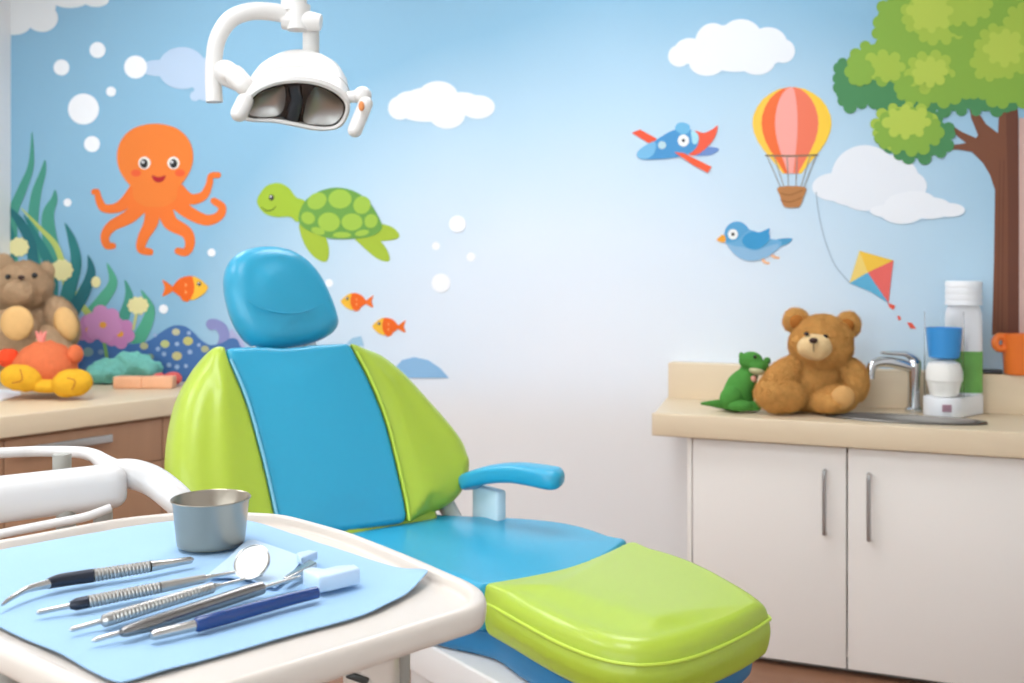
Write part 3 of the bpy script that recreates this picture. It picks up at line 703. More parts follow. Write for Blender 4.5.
# --- golden teddy
D = 3.86; s, B = plush(D, ZR)
t = thing('teddy_bear', 'golden brown teddy bear with cream muzzle sitting beside the sink', 'stuffed toy', on_z(815, 414, ZR))
mk('body', B(812, 383, 31, 34, .02, 22, nz=.008), M_golden, t)
h = mk('head', B(821, 344, 31.5, 29, 0, 26, nz=.007), M_golden, t)
for ex, ey in ((796, 321), (848, 325)):
    e = mk('ear', B(ex, ey, 13, 13, .02, 7, nz=.003), M_golden, h); mk('inner_ear', B(ex+(1 if ex < 820 else -1), ey+1, 7.5, 7.5, -.002, 4), mat('darker_plush', '#A9692F', .95, var=(40, .15), sheen=.3, spec=.1), e)
mz = mk('muzzle', B(815, 347, 17, 13.5, -.08, 13, nz=.003), M_muzzle, h)
mk('nose', B(813.5, 340.5, 4.2, 2.8, -.135, 3), M_nose, mz)
mk('mouth', tube(crom([P(813.5, 343, D-.133), P(813.5, 349, D-.133), P(814, 352, D-.13)], 4), .0014, 8), M_nose, mz)
for ex, ey in ((806.5, 334), (825.5, 336.5)): mk('eye', B(ex, ey, 2.6, 2.2, -.096), M_black, h)
mk('arm', tube(crom([P(796, 364, D), P(783, 375, D-.04), P(772, 388, D-.06), P(766, 396, D-.06)], 6), [x*s for x in (10, 14, 13, 7)], 20), M_golden, t)
mk('arm', tube(crom([P(840, 363, D), P(852, 374, D-.02), P(856, 388, D-.04), P(855, 400, D-.05)], 6), [x*s for x in (10, 14, 12, 6)], 20), M_golden, t)
mk('leg', B(779.5, 395, 24, 18, -.07, 18, .12, nz=.007), M_golden, t)
l = mk('leg', B(834, 400, 23, 14, -.08, 20, -.18, nz=.006, up=.009), M_golden, t)
mk('paw_pad', B(843, 398, 11.5, 11.5, -.138, 6, -.2), mat('honey_felt', '#D4A266', .95, var=(40,.1), sheen=.3, spec=.1), l)
def furry(root, mats, length, per_m2):
    for o in [c for c in bpy.data.objects if c.type == 'MESH' and c.data.materials[0] in mats]:
        p = o
        while p.parent: p = p.parent
        if p is not root: continue
        area = sum(f.area for f in o.data.polygons)
        md = o.modifiers.new('fur', 'PARTICLE_SYSTEM'); st = o.particle_systems[0].settings
        st.type = 'HAIR'; st.count = int(min(30000, area*per_m2)); st.hair_length = length; st.hair_step = 3
        st.root_radius = 1.0; st.tip_radius = .25; st.radius_scale = .0011
        st.brownian_factor = length*.8; st.normal_factor = length*.5
        st.render_step = 3; st.display_step = 3
furry(t, (M_golden,), .0026, 120000)
furry([o for o in bpy.data.objects if o.name == 'teddy_bear'][0], (M_brownfur,), .0034, 60000)
# --- cup dispenser: bottle, clear tube and base in one
M_pla = mat('milky_plastic', '#EDEEF0', .35, sss=.2); M_cap = mat('white_cap_plastic', '#EFF0F1', .4)
D1, D2 = 3.828, 3.757
bb = P(963.5, 414, D1); bb.z = ZR + .0015
tb = P(944, 414, D2); tb.z = ZR + .0015
t = thing('cup_dispenser', 'white mouthwash dispenser with ribbed cap, green label and clear cup tube behind the sink', 'dispenser', bb)
r = 17.2*D1/FPX; hb = 107*D1/FPX; s = D1/FPX; rt = 18.6*D2/FPX; ht = 104*D2/FPX
def capsule(h0, h1, g):
    d = (bb - tb); d.z = 0; a0 = math.atan2(d.y, d.x); pts = []
    for i in range(25): a = a0 - PI/2 + PI*i/24; pts.append(bb + Vector((math.cos(a)*(r+g), math.sin(a)*(r*.5+g), 0)))
    for i in range(25): a = a0 + PI/2 + PI*i/24; pts.append(tb + Vector((math.cos(a), math.sin(a), 0))*(rt+g))
    return bev_prism([Vector((p.x, p.y, ZR+.0015+h0)) for p in pts], UP, h1-h0, .004)
bs = mk('base', capsule(0, 19*s, .003), M_cap, t)
mk('body', lathe([(0, 19*s), (r, 19*s), (r, hb*.86), (r*.98, hb*.93), (r*.86, hb), (0, hb)], bb, UP, 48, .5, Vector((1,0,0))), M_pla, t)
rc_ = []
for k in range(4):
    rc_ += [(17.3*s, hb+.003+k*.023), (17.3*s, hb+.018+k*.023), (16.6*s, hb+.0205+k*.023), (16.6*s, hb+.0245+k*.023)]
mk('cap', lathe([(0, hb+.001)] + rc_[:-2] + [(16*s, hb+.093), (0, hb+.093)], bb), M_cap, t)
mk('label', open_lathe([(r+.0012, 21*s), (r+.0012, 62*s)], bb, ell=.515), mat('green_label', '#6FAE52', .5, var=(9, .5)), t, label='green printed label')
M_clear = mat('clear_plastic', '#FFFFFF', .06, trans=1.0, spec=.4); M_clear.node_tree.nodes['Principled BSDF'].inputs['IOR'].default_value = 1.08
mk('tube', open_lathe([(rt, .0715), (rt, ht), (rt-.003, ht), (rt-.003, .0715)], tb), M_clear, t)
lp = tb - FWD*(rt+.0035) + UP*.036 - RIGHT*.020
mk('badge', rbox(lp, .034, .0016, .026, RIGHT, FWD, UP, .0005), mat('mauve_print', '#B08A96', .6), bs, label='small mauve printed mark')
c = tb + UP*.0725
o = mk('cup', lathe([(0, .001), (rt*.66, .001), (rt*.74, .01), (rt*.86, .05), (rt*.88, .055), (rt*.93, .058), (rt*.93, .09), (rt*.80, .12), (rt*.5, .132), (0, .134)], c), mat('cream_plastic', '#FFFCF4', .5)); tag(o, 'white domed cup upside down inside the clear dispenser tube', 'cup', 'cups in the dispenser')
c = tb + UP*(.0725 + .138)
o = mk('cup', lathe([(0, 0), (rt*.66, 0), (rt*.78, .006), (rt*.92, .112), (rt*.89, .112), (rt*.74, .008), (0, .006)], c), mat('blue_plastic', '#3A9BE2', .35)); tag(o, 'bright blue plastic cup inside the top of the clear dispenser tube', 'cup', 'cups in the dispenser')
# --- orange mug on ledge
M_or = mat('orange_plastic', '#F07A2E', .4)
ob = Vector((xw(1019, 4.245), 4.245, 1.0475)); so = ob.dot(FWD)/FPX; ro = 15*so
ro = min(ro, .057)
t = thing('orange_mug', 'orange plastic mug with round ear handle on the backsplash ledge', 'mug', ob)
mk('body', lathe([(0, 0), (ro*.85, 0), (ro*.92, .006), (ro*1.06, .138), (ro*1.1, .142), (ro*1.1, .15), (ro*1.02, .15), (ro*.9, .012), (0, .01)], ob), M_or, t)
hc = ob - RIGHT*(ro+.012) + UP*.118
hh = [hc + RIGHT*.021*math.cos(a) + UP*.023*math.sin(a) for a in [PI*2*i/24 for i in range(24)]]
mk('ear_handle', tube(hh + [hh[0]], .014, 14, cap=False), M_or, t)
o = mk('soap_dish', rbox(Vector((xw(992, 4.225), 4.25, 1.0545)), .075, .05, .013, r=.005), mat('dark_metal', '#4A4A4E', .3, .8)); tag(o, 'small flat dark dish on the ledge beside the orange mug', 'dish')

# =========================================================================== DENTAL CHAIR
M_lime = mat('lime_vinyl', '#ABC238', .38, coat=.2, bump=(900, .06, .002)); M_blue = mat('blue_vinyl', '#279FC3', .38, coat=.2, bump=(900, .06, .002))
M_pipeg = mat('lime_piping', '#C2DA48', .4); M_pipeb = mat('pale_blue_piping', '#7CC0DA', .4)
M_pan = mat('blue_shell', '#1F72A2', .45); M_wp = mat('white_plastic', '#DEDAD6', .35, coat=.1); M_grey = mat('grey_plastic', '#9B9C97', .5)
ZS = .845
seat_c = on_z(400, 545, ZS)
chair = thing('dental_chair', 'lime green and blue padded dental chair in the middle of the room', 'dental chair', (seat_c.x, seat_c.y, 0))
# seat + leg cushions, outline traced on the seat plane
near = [(484,601),(512,617),(540,633),(570,648),(600,659),(625,664),(650,665),(680,661),(710,651),(740,637),(758,627),(767,619)]
far = [(771,612),(760,598),(736,583),(699,562),(665,549.5),(632,540)]
split = [(632,540),(603,553.5),(570,566),(530,575),(484,583)]
def up_z(x, y, d): return on_z(x, y, ZS-d) + UP*d
leg_o = [up_z(x, y, .034) for x, y in near] + [up_z(x, y, d) for (x, y), d in zip(far, (.020, .012, .010, .009, .005, 0))]
leg_c = crom(leg_o, 8)
for _ in range(40): leg_c = [leg_c[0]] + [(a + b*2 + c)/4 for a, b, c in zip(leg_c, leg_c[1:], leg_c[2:])] + [leg_c[-1]]
leg_p = resample(leg_c[:-1] + crom([on_z(x, y, ZS) for x, y in split], 6)[1:], 160)
ax0, ax1 = on_z(560, 592, ZS), on_z(655, 622, ZS)
splits3 = [on_z(x, y, ZS) for x, y in split]
def near_split(p): return min((p - to_seg(p, a, b)).length for a, b in zip(splits3, splits3[1:]))
Rl = [.005 + .03*min(1, max(0, near_split(p)-.004)/.05) for p in leg_p]
pad_soft(mk('leg_cushion', cushion(leg_p, UP, .10, Rl, .02, .012, (ax0, ax1), belly=.006), M_lime, chair), .005, 4)
pp = [p for p in leg_p]
rim_pts = [p - UP*.034 for p in leg_c]
cen = (ax0+ax1)/2
rim_s = [p + (p-cen).normalized()*.002 for p in rim_pts]
mk('piping', tube(rim_s, .0032, 8), M_pipeg, chair, label='lime piping around the leg cushion')
seat_back = [(480,584.5),(430,572),(370,557),(300,546),(262,540),(262,532),(300,522),(360,514),(420,511),(455,512.5),(490,514),(530,516),(570,520.5),(600,528),(628,538.5)]
sp_rev = [(604,556),(571,568.5),(531,577.5)]
seat_p = resample(crom([on_z(x, y, ZS) for x, y in seat_back], 6) + [on_z(x, y, ZS) for x, y in sp_rev], 160)
Rs = [.005 + .03*min(1, max(0, near_split(p)-.006)/.05) for p in seat_p]
pad_soft(mk('seat_cushion', cushion(seat_p, UP, .094, Rs, .02, .006, (on_z(360, 535, ZS), on_z(530, 545, ZS))), M_blue, chair), .005, 4)
# shell pan below
allp = [on_z(x, y, ZS) for x, y in near + far + seat_back[::-1][:10] + seat_back[:5][::-1]]
cc = sum(allp, Vector())/len(allp)
pan_o = [cc + (up_z(x, y, .034)-cc)*.925 - UP*.095 for x, y in near + far]
pan_b = [cc + (on_z(x, y, ZS)-cc)*.95 - UP*.095 for x, y in ((600,528),(530,518),(455,516),(360,520),(300,530),(300,546),(370,557),(430,572))]
pan_p = resample(crom(pan_o + pan_b, 4, True), 120)
mk('seat_shell', cushion(pan_p, UP, .055, .006, .02, 0, (on_z(400, 540, ZS-.0865), ax1 - UP*.095)), M_pan, chair)
# backrest
aX = (RIGHT*.6 - FWD*.8); LAT = (RIGHT*.8 + FWD*.6)
rec = math.radians(24)
nB = (aX*math.cos(rec) + UP*math.sin(rec)).normalized(); uB = (UP*math.cos(rec) - aX*math.sin(rec)).normalized()
oB = on_z(340, 532, .86) + aX*.0
def Bk(px, py, d=0): return on_plane(px, py, oB + nB*d, nB)
seamL = [(224,346.5),(246,398),(262,453),(273,500),(281,540)]
seamR = [(351,342.5),(370,378),(386,418),(397,460),(406,500),(409,521)]
def sh(L, dx): return [L[0]] + [(x+dx, y) for x, y in L[1:-1]] + [L[-1]]
Lw = [(281,543),(230,541),(192,530),(172,508),(166,480),(165.5,452),(169,424),(176,396),(189,371),(206,349.5),(227,343.5)]
Rw = [(351,340.5),(374,350),(398,368),(428,401),(453,431),(465,452),(468,474),(462,493),(449,506),(431,514),(409,522)]
topc = [(228,346.5),(258,345),(285,346),(315,343.5),(348,342)]
botc = [(405,522),(350,530),(285,537)]
def sh(L, dx, dy=0): return [L[0]] + [(x+dx, y+dy) for x, y in L[1:-1]] + [L[-1]]
def bulge(v):                            # the padded back dishes: side wings come slightly forward
    x = (v - oB).dot(LAT); return v + nB*(.10*max(0, abs(x-.02)-.12)**1.5)
sLp = [Bk(*p) for p in seamL]; sRp = [Bk(*p) for p in seamR]
def dist_poly(p, L): return min((p - to_seg(p, a, b)).length for a, b in zip(L, L[1:]))
def wing(outer, seam, sp, sp3):
    outer0 = outer
    def rad(p):
        k = min(1, max(0, dist_poly(p, sp3)-.002)/.065); return .006 + (.056 if (p-oB).dot(uB) > .13 or outer0 is Lw else .040)*k*(2-k)
    def out(x, y):
        r_ = rad(Bk(x, y)); return Bk(x, y, -.75*r_) + nB*.75*r_
    outer = sh(outer, 4.5 if outer is Lw else -2)
    pts = resample(crom([Bk(*outer[0])] + [out(*p) for p in outer[1:-1]] + [Bk(*outer[-1])], 6) + crom([Bk(*p) for p in seam], 5)[1:-1], 150)
    R = [rad(p) for p in pts]
    return cushion(pts, nB, .125, R, .03, .012, (Bk(*sp[0]), Bk(*sp[1])), bulge)
back = pad_soft(mk('backrest', cushion(resample(crom([Bk(*p) for p in seamL[::-1]], 5)[:-1] + crom([Bk(*p) for p in topc], 5)[:-1] + crom([Bk(*p) for p in seamR], 5)[:-1] + crom([Bk(*p) for p in botc], 5), 180), nB, .115,
     .012, .03, .006, (Bk(292, 390), Bk(340, 490)), bulge), M_blue, chair, label='blue centre panel of the backrest'))
pad_soft(mk('backrest_wing', wing(Lw, seamL, ((220, 392), (226, 505)), sLp), M_lime, chair, label='lime green side wing'), .006, 18)
pad_soft(mk('backrest_wing', wing(Rw, seamR[::-1], ((384, 378), (428, 494)), sRp), M_lime, chair, label='lime green side wing'), .006, 18)
mk('piping', tube([bulge(p + nB*.002) for p in crom(sLp, 6)[2:]], .0034, 8), M_pipeb, chair, label='pale blue piping along the wing')
mk('piping', tube([bulge(p + nB*.002) for p in crom(sRp, 6)[2:]], .0034, 8), M_pipeg, chair, label='lime piping along the wing')
mk('lumbar_roll', round_rod(on_z(335, 535, ZS) + aX*.008, on_z(433, 515, ZS) + aX*.008, .026), M_lime, chair, label='lime roll where backrest meets seat')
# white support shell behind the backrest
bp = resample(crom([Bk(x, y, -.12) for x, y in ((250,370),(345,365),(410,400),(440,470),(430,505),(330,545),(230,530),(200,470),(210,400))], 5, True), 90)
mk('back_shell', cushion(bp, nB, .04, .008, .03, 0, (Bk(300, 420, -.12), Bk(330, 490, -.12))), M_wp, chair)
# headrest
nH = (nB + UP*-.12).normalized(); oH = Bk(285, 330) + nB*.0
def Hd(px, py, d=0): return on_plane(px, py, oH + nH*d, nH)
def Ho(px, py): return Hd(px, py, -.032) + nH*.032
ho = [(224.5,285),(226,268),(235,255),(252,248.5),(275,248),(296,254.5),(314,269),(327,290),(336,313),(336.5,325),(326,334),(302,342),(268,345.5),(250,340),(237,325),(228.5,305)]
ho = [(x+2, y-2+5*(y-248)/97) for x, y in ho]
hp = resample(crom([Ho(*p) for p in ho], 8, True), 150)
def dish(v):
    u = (v - Hd(278, 290)).dot(uB); return v
hr = pad_soft(mk('headrest', cushion(hp, nH, .085, .045, .035, .012, (Hd(268, 282), Hd(295, 312)), dish), M_blue, chair))
sm = [Hd(x+2, y-1, .010) for x, y in ((243,300),(258,309),(280,314),(302,313),(322,304))]
mk('headrest_seam', tube(crom(sm, 8), [.0005, .0018, .002, .0018, .0005], 8), M_blue, hr)
for x in (262, 303):
    mk('headrest_post', tube([Hd(x, 325, -.05), Bk(x+3, 372, -.05)], .007, 14), M_steel, chair)
mk('headrest_bracket', rbox((Hd(283, 336, -.05)+Bk(285, 352, -.06))/2, .16, .022, .05, LAT, nB, uB, .006), M_wp, chair)
# armrest on the far side
aD = 2.52
ap = [P(468, 485, 2.50), P(474, 479, 2.47), P(492, 474, 2.44), P(515, 472.5, 2.40), P(536, 475, 2.36), P(552, 478, 2.33), P(563.5, 480, 2.32)]
def pad(pts, hw, hh):
    q = crom(pts, 10); d = [0]; M = 24; V, F = [], []
    for a, b in zip(q, q[1:]): d.append(d[-1] + (b-a).length)
    L = d[-1]; p = []; n = 40
    for i in range(n):
        g = L*(1-math.cos(PI*i/(n-1)))/2; j = 0
        while j < len(q)-2 and d[j+1] < g: j += 1
        p.append(q[j].lerp(q[j+1], (g-d[j])/(d[j+1]-d[j])))
    for i in range(n):
        tg = (p[min(i+1, n-1)]-p[max(i-1, 0)]).normalized(); sd = tg.cross(UP).normalized(); up = sd.cross(tg)
        tt = (1-math.cos(PI*i/(n-1)))/2; e = min(1, min(tt, 1-tt)*L/.030); e = max(.04, (1-(1-e)**2.4)**(1/2.4))
        w = hw*(.75+.25*tt)*e; h = hh*(.80+.2*tt)*e
        for k in range(M):
            a = 2*PI*k/M; c, s_ = math.cos(a), math.sin(a)
            V.append(p[i] + sd*w*math.copysign(abs(c)**.55, c) + up*h*math.copysign(abs(s_)**.6, s_))
    for i in range(n-1):
        for k in range(M): F.append((i*M+k, i*M+(k+1) % M, (i+1)*M+(k+1) % M, (i+1)*M+k))
    return V, F + [tuple(range(M)), tuple(range((n-1)*M, n*M))]
arm = mk('armrest', pad(ap, .04, .0245), M_blue, chair)
M_pale = mat('pale_blue_plastic', '#CBDFE6', .35)
ab = P(489, 505, 2.47)
mk('armrest_support', rbox(P(489, 516, 2.47), .105, .03, .14, aX, LAT, UP, .008), M_pale, chair)
mk('armrest_bracket', rbox(P(462, 530, 2.50) , .12, .03, .05, aX, LAT, UP, .01), M_wp, chair)
mk('back_hinge', tube([P(440, 492, 2.55), P(458, 528, 2.50)], .022, 16), M_wp, chair)
# undercarriage
A0 = cc - UP*(ZS-.70-.0)
c1 = Vector((cc.x, cc.y, 0)) - aX*.10
leg_beam = [c1 + aX*-.22 + LAT*-.17, c1 + aX*.34 + LAT*-.17, c1 + aX*.34 + LAT*.15, c1 + aX*-.22 + LAT*.15]
bt = ZS - .151
mk('seat_frame', bev_prism([Vector((p.x, p.y, bt)) for p in leg_beam], UP, -.075, .006), M_wp, chair)
mk('lift_column', bev_prism([Vector((p.x, p.y, bt-.075)) for p in [c1 + aX*-.22 + LAT*-.12, c1 + aX*.12 + LAT*-.12, c1 + aX*.12 + LAT*.12, c1 + aX*-.22 + LAT*.12]], UP, -(bt-.075-.06), .03), M_wp, chair)
mk('base_plate', bev_prism([Vector((p.x, p.y, .06)) for p in [c1 + aX*-.5 + LAT*-.24, c1 + aX*.42 + LAT*-.24, c1 + aX*.42 + LAT*.24, c1 + aX*-.5 + LAT*.24]], UP, -.06, .02), M_wp, chair)

# =========================================================================== OPERATING LAMP
LD = 2.15; s = LD/FPX
lamp = thing('operating_lamp', 'white dental operating lamp with twin reflectors hanging above the chair', 'lamp', P(294, 0, LD+.02))
M_lamp = mat('lamp_white', '#DFDCD7', .3, coat=.2)
top_pt = P(294, 0, LD+.02); 
ceil_pt = Vector((top_pt.x, top_pt.y, CEIL-.001))
low_pt = P(294, 12, LD+.02)
mk('ceiling_pole', tube([low_pt, ceil_pt - UP*.03], 13*s, 28), M_lamp, lamp)
mk('ceiling_rose', lathe([(0, -.03), (.06, -.03), (.09, -.02), (.09, 0), (0, 0)], ceil_pt), M_lamp, lamp)
mk('joint', join(tube([P(283, 19, LD+.02), P(296, 20, LD+.02), P(313, 21.5, LD+.02), P(321, 22.5, LD+.02)], [10.5*s, 11*s, 9.5*s, 8*s], 24), tube([P(297, 6, LD+.02), P(298, 30, LD+.02)], [13.5*s, 11*s], 24)), M_lamp, lamp)
mk('yoke', tube(crom([P(290, 15, LD+.02), P(268, 11.5, LD), P(248, 12, LD-.02), P(230, 20, LD-.03), P(218, 38, LD-.03), P(214, 60, LD-.03), P(213.5, 82, LD-.03), P(214.5, 102, LD-.03)], 8), [9*s, 8.8*s, 8.6*s, 8.4*s, 8.2*s, 8*s, 8.2*s, 8.2*s], 22), M_lamp, lamp)
mk('support_arm', tube([P(311, 24, LD+.06), P(311, 60, LD+.08)], 8.5*s, 20), M_lamp, lamp)
nL = (-FWD*.80 - UP*.52 + RIGHT*.12).normalized(); oL = P(296, 104, LD-.08)
def Lf(px, py, d=0): return on_plane(px, py, oL + nL*d, nL)
rimo = [(239,112),(244,98),(254,88),(270,80),(288,76.5),(308,77),(326,81),(340,88),(348.5,98),(350,109),(346,121),(337,129),(318,131),(298,127.5),(275,123),(252,122),(242,119)]
rp = resample(crom([Lf(*p) for p in rimo], 6, True), 120)
gl = [(246.5,112),(252,99),(261,91),(275,85.5),(291,83),(308,83.5),(323,87),(336,93.5),(344,102),(345,111),(341,120),(333,126),(318,126.5),(299,123),(276,119),(256,118.5),(248.5,117)]
gp = resample(crom([Lf(*p) for p in gl], 6, True), 120)
cL = sum(rp, Vector())/120
V, F = [], []; N = 120
axis = -nL
def shell_ring(k, d, rise=0): return [cL + (p-cL)*k + axis*d + UP*rise for p in rp]
rings = [[p - nL*.012 for p in gp], [p + nL*.001 for p in gp], [p.lerp(q, .5) + nL*.004 for p, q in zip(gp, rp)], rp, shell_ring(1.0, .012), shell_ring(.99, .04, .003), shell_ring(.95, .075, .012), shell_ring(.85, .105, .020), shell_ring(.66, .128, .027), shell_ring(.37, .14, .03), shell_ring(.02, .143, .03)]
# line the glass ring points up with the rim ring points
def align(a, b):
    k = min(range(N), key=lambda j: sum((a[(i+j) % N]-b[i]).length for i in range(0, N, 10))); return [a[(i+k) % N] for i in range(N)]
gp2 = align(gp, rp); rings[0] = [p - nL*.014 for p in gp2]; rings[1] = [p + nL*.001 for p in gp2]; rings[2] = [p.lerp(q, .5) + nL*.004 for p, q in zip(gp2, rp)]
for r_ in rings: V += r_
for j in range(len(rings)-1):
    for i in range(N): F.append((j*N+i, j*N+(i+1) % N, (j+1)*N+(i+1) % N, (j+1)*N+i))
housing = mk('housing', (V, F), M_lamp, lamp)
mk('housing_seam', tube(crom([cL + (rp[i]-cL)*.99 + axis*.045 + UP*.003 for i in range(0, N)], 1), .0012, 6), M_grey, housing)
back_c = [p - nL*.013 for p in gp2]
mk('dark_backing', (back_c + [sum(back_c, Vector())/N], [(i, (i+1) % N, N) for i in range(N)]), mat('dark_lamp_interior', '#34383B', .25), lamp)
M_refl = mat('reflector_mirror', '#BDBBB6', .36, 1)
def reflector(pix, d0, d1):
    o_ = resample(crom([Lf(x, y, d0) for x, y in pix], 5, True), 60); c = sum(o_, Vector())/60; V = []; F = []
    ks = (1, .85, .65, .4, .15, .01)
    for k in ks: V += [c + (p-c)*k - nL*(d0-d1)*(1-k*k) for p in o_]
    for j in range(len(ks)-1):
        for i in range(60): F.append((j*60+i, j*60+(i+1) % 60, (j+1)*60+(i+1) % 60, (j+1)*60+i))
    return V, F
mk('reflector', reflector([(248,112),(253,100),(262,92),(276,87),(284,86),(285.5,98),(283,110),(275,116),(256,116.5)], -.003, -.011), M_refl, lamp)
mk('reflector', reflector([(315,87),(324,89),(336,96),(343,104),(343,112),(339,119),(332,124),(318,124.5),(304,122),(305,108),(309,96)], -.003, -.011), M_refl, lamp)
mk('divider', tube([Lf(294, 86, -.006), Lf(297, 100, -.002), Lf(292, 120, -.005)], [.014, .012, .015], 16, flat=(nL, .35)), mat('divider_dark', '#2C343A', .3), lamp)
mk('cover_glass', (lambda q: (q + [sum(q, Vector())/N], [(i, (i+1) % N, N) for i in range(N)]))([p - nL*.0008 for p in gp2]), mat('cover_pane', '#FFFFFF', .03, trans=1, spec=.5), lamp)
M_lamp.node_tree  # (same paint on the fittings)
mk('pivot', join(tube([P(219, 74, LD-.03), P(240, 83, LD-.04)], 9*s, 20), round_rod(P(229, 68, LD-.06), P(250, 92, LD-.07), 10*s), round_rod(P(218, 66, LD-.03), P(236, 78, LD-.05), 11*s)), M_lamp, lamp)
mk('handle', round_rod(P(248, 95, LD-.11), P(236, 120, LD-.14), 8*s), M_lamp, lamp)
mk('pivot', join(tube([P(348, 97, LD-.06), P(360, 96, LD-.06)], 6*s, 16), round_rod(P(354, 93, LD-.06), P(371, 98, LD-.065), 9*s)), M_lamp, lamp)
mk('handle', round_rod(P(368, 98, LD-.07), P(352.5, 136, LD-.11), 7*s), M_lamp, lamp)
mk('handle_mark', blob(P(361.5, 106, LD-.109), .006, .004, .010), mat('orange_mark', '#DE8A4A', .5), lamp, label='small orange mark')

# =========================================================================== INSTRUMENT TRAY
ZT = 1.168
M_tray = mat('tray_white', '#DCD1C5', .32, coat=.15)
to = [(248,511),(283,513.5),(316,521.5),(349,531),(382,543),(416,556),(449,570.5),(476,583),(486.5,594),(481,605),(460,612.5),(420,625),(382,637),(283,667),(220,686),(165,702),(130,704),(100,694),(70,680),(39,665.5),(0,647),(-60,620),(-120,596),(-150,575),(-130,560),(-70,549),(0,538.5),(58,528),(117,517.5),(173,511.5),(210,509.5)]
tp = resample(crom([on_z(x, y, ZT) for x, y in to], 6, True), 200)
sp0, sp1 = on_z(130, 585, ZT), on_z(330, 582, ZT)
tc_ = on_z(200, 590, ZT)
tray = thing('instrument_tray', 'white dental instrument tray on legs with handle rail in the foreground', 'dental tray', (tc_.x, tc_.y, 0))
def tray_mesh():
    N = 200; V, F = [], []; S = [to_seg(p, sp0, sp1) for p in tp]
    def ins(i, d): q = S[i]-tp[i]; return tp[i] + q*min(.97, d/q.length)
    prof = [(.30, -.0225), (.03, -.0225), (.010, -.0225), (.005, -.0220), (.0022, -.0205), (.0008, -.018), (.0002, -.014), (.0, -.008), (.0006, -.0045), (.0022, -.0018), (.0045, -.0004), (.007, 0), (.0105, 0), (.0122, -.0006), (.0138, -.0026), (.0152, -.0066), (.0165, -.0086), (.0185, -.0095), (.022, -.0095), (.06, -.0095), (.30, -.0095)]
    for d, h in prof:
        for i in range(N): V.append(ins(i, d) + UP*h)
    for j in range(len(prof)-1):
        for i in range(N): F.append((j*N+i, j*N+(i+1) % N, (j+1)*N+(i+1) % N, (j+1)*N+i))
    return V, F
mk('tray_top', tray_mesh(), M_tray, tray)
M_leg = mat('grey_leg_plastic', '#A7A59C', .5)
for px, py, d, r_ in ((396, 655, .93, .0105), (4, 672, .80, .010), (70, 560, 1.05, .010), (300, 560, 1.06, .010)):
    a = P(px, py, d); a.z = ZT-.0215; b = Vector((a.x, a.y, 0)) + RIGHT*.0
    mk('leg', tube([b, b + UP*.5, a], [r_*.9, r_*.9, r_*1.25], 18), M_leg, tray)
hc = P(372, 668, .90); hc.z = ZT-.0225-.045
hz = mk('housing', rbox(hc, .045, .05, .09, RIGHT, FWD, UP, .008), M_tray, tray)
mk('slot', rbox(hc - FWD*.0255 + RIGHT*-.009 - UP*.0075, .020, .003, .0065, (RIGHT-UP*.35).normalized(), FWD, (UP+RIGHT*.35).normalized(), .002), mat('dark_slot', '#3E3F3C', .4), hz)
# handle rails behind the tray
HD = 1.16
mk('handle_bar', (lambda a, b: rbox((a+b)/2, (b-a).length, .046, .049, (b-a).normalized(), (b-a).normalized().cross(UP).normalized()*-1, (b-a).normalized().cross((b-a).normalized().cross(UP)).normalized()*-1, .016, 5))(P(-55, 506, 1.10), P(126, 484, 1.19)), M_wp, tray)
mk('handle_arm', tube(crom([P(112, 474, 1.20), P(132, 474, 1.20), P(153, 481, 1.20), P(172, 495, 1.19), P(184, 507, 1.185), P(189, 514, 1.19)], 8), [.017, .0175, .0175, .0175, .017, .015], 20), M_wp, tray)
mk('upper_rail', tube(crom([P(-50, 456, 1.23), P(0, 453, 1.25), P(40, 451.5, 1.27), P(75, 452, 1.27), P(92, 455, 1.25), P(105, 463, 1.23), P(118, 471, 1.20)], 8), [.0065, .0065, .0065, .007, .008, .010, .012], 18), M_wp, tray)
for x, y0, y1, d in ((62, 454, 482, 1.22), (66, 500, 530, 1.15), (103, 498, 522, 1.17)):
    mk('rail_post', tube([P(x, y0, d), P(x, y1, d)], .0105, 18), M_leg, tray)
mk('lower_rail', tube(crom([P(-50, 546, 1.09), P(0, 534, 1.10), P(50, 524, 1.115), P(85, 517, 1.13), P(110, 508, 1.15)], 8), .005, 14), M_wp, tray)

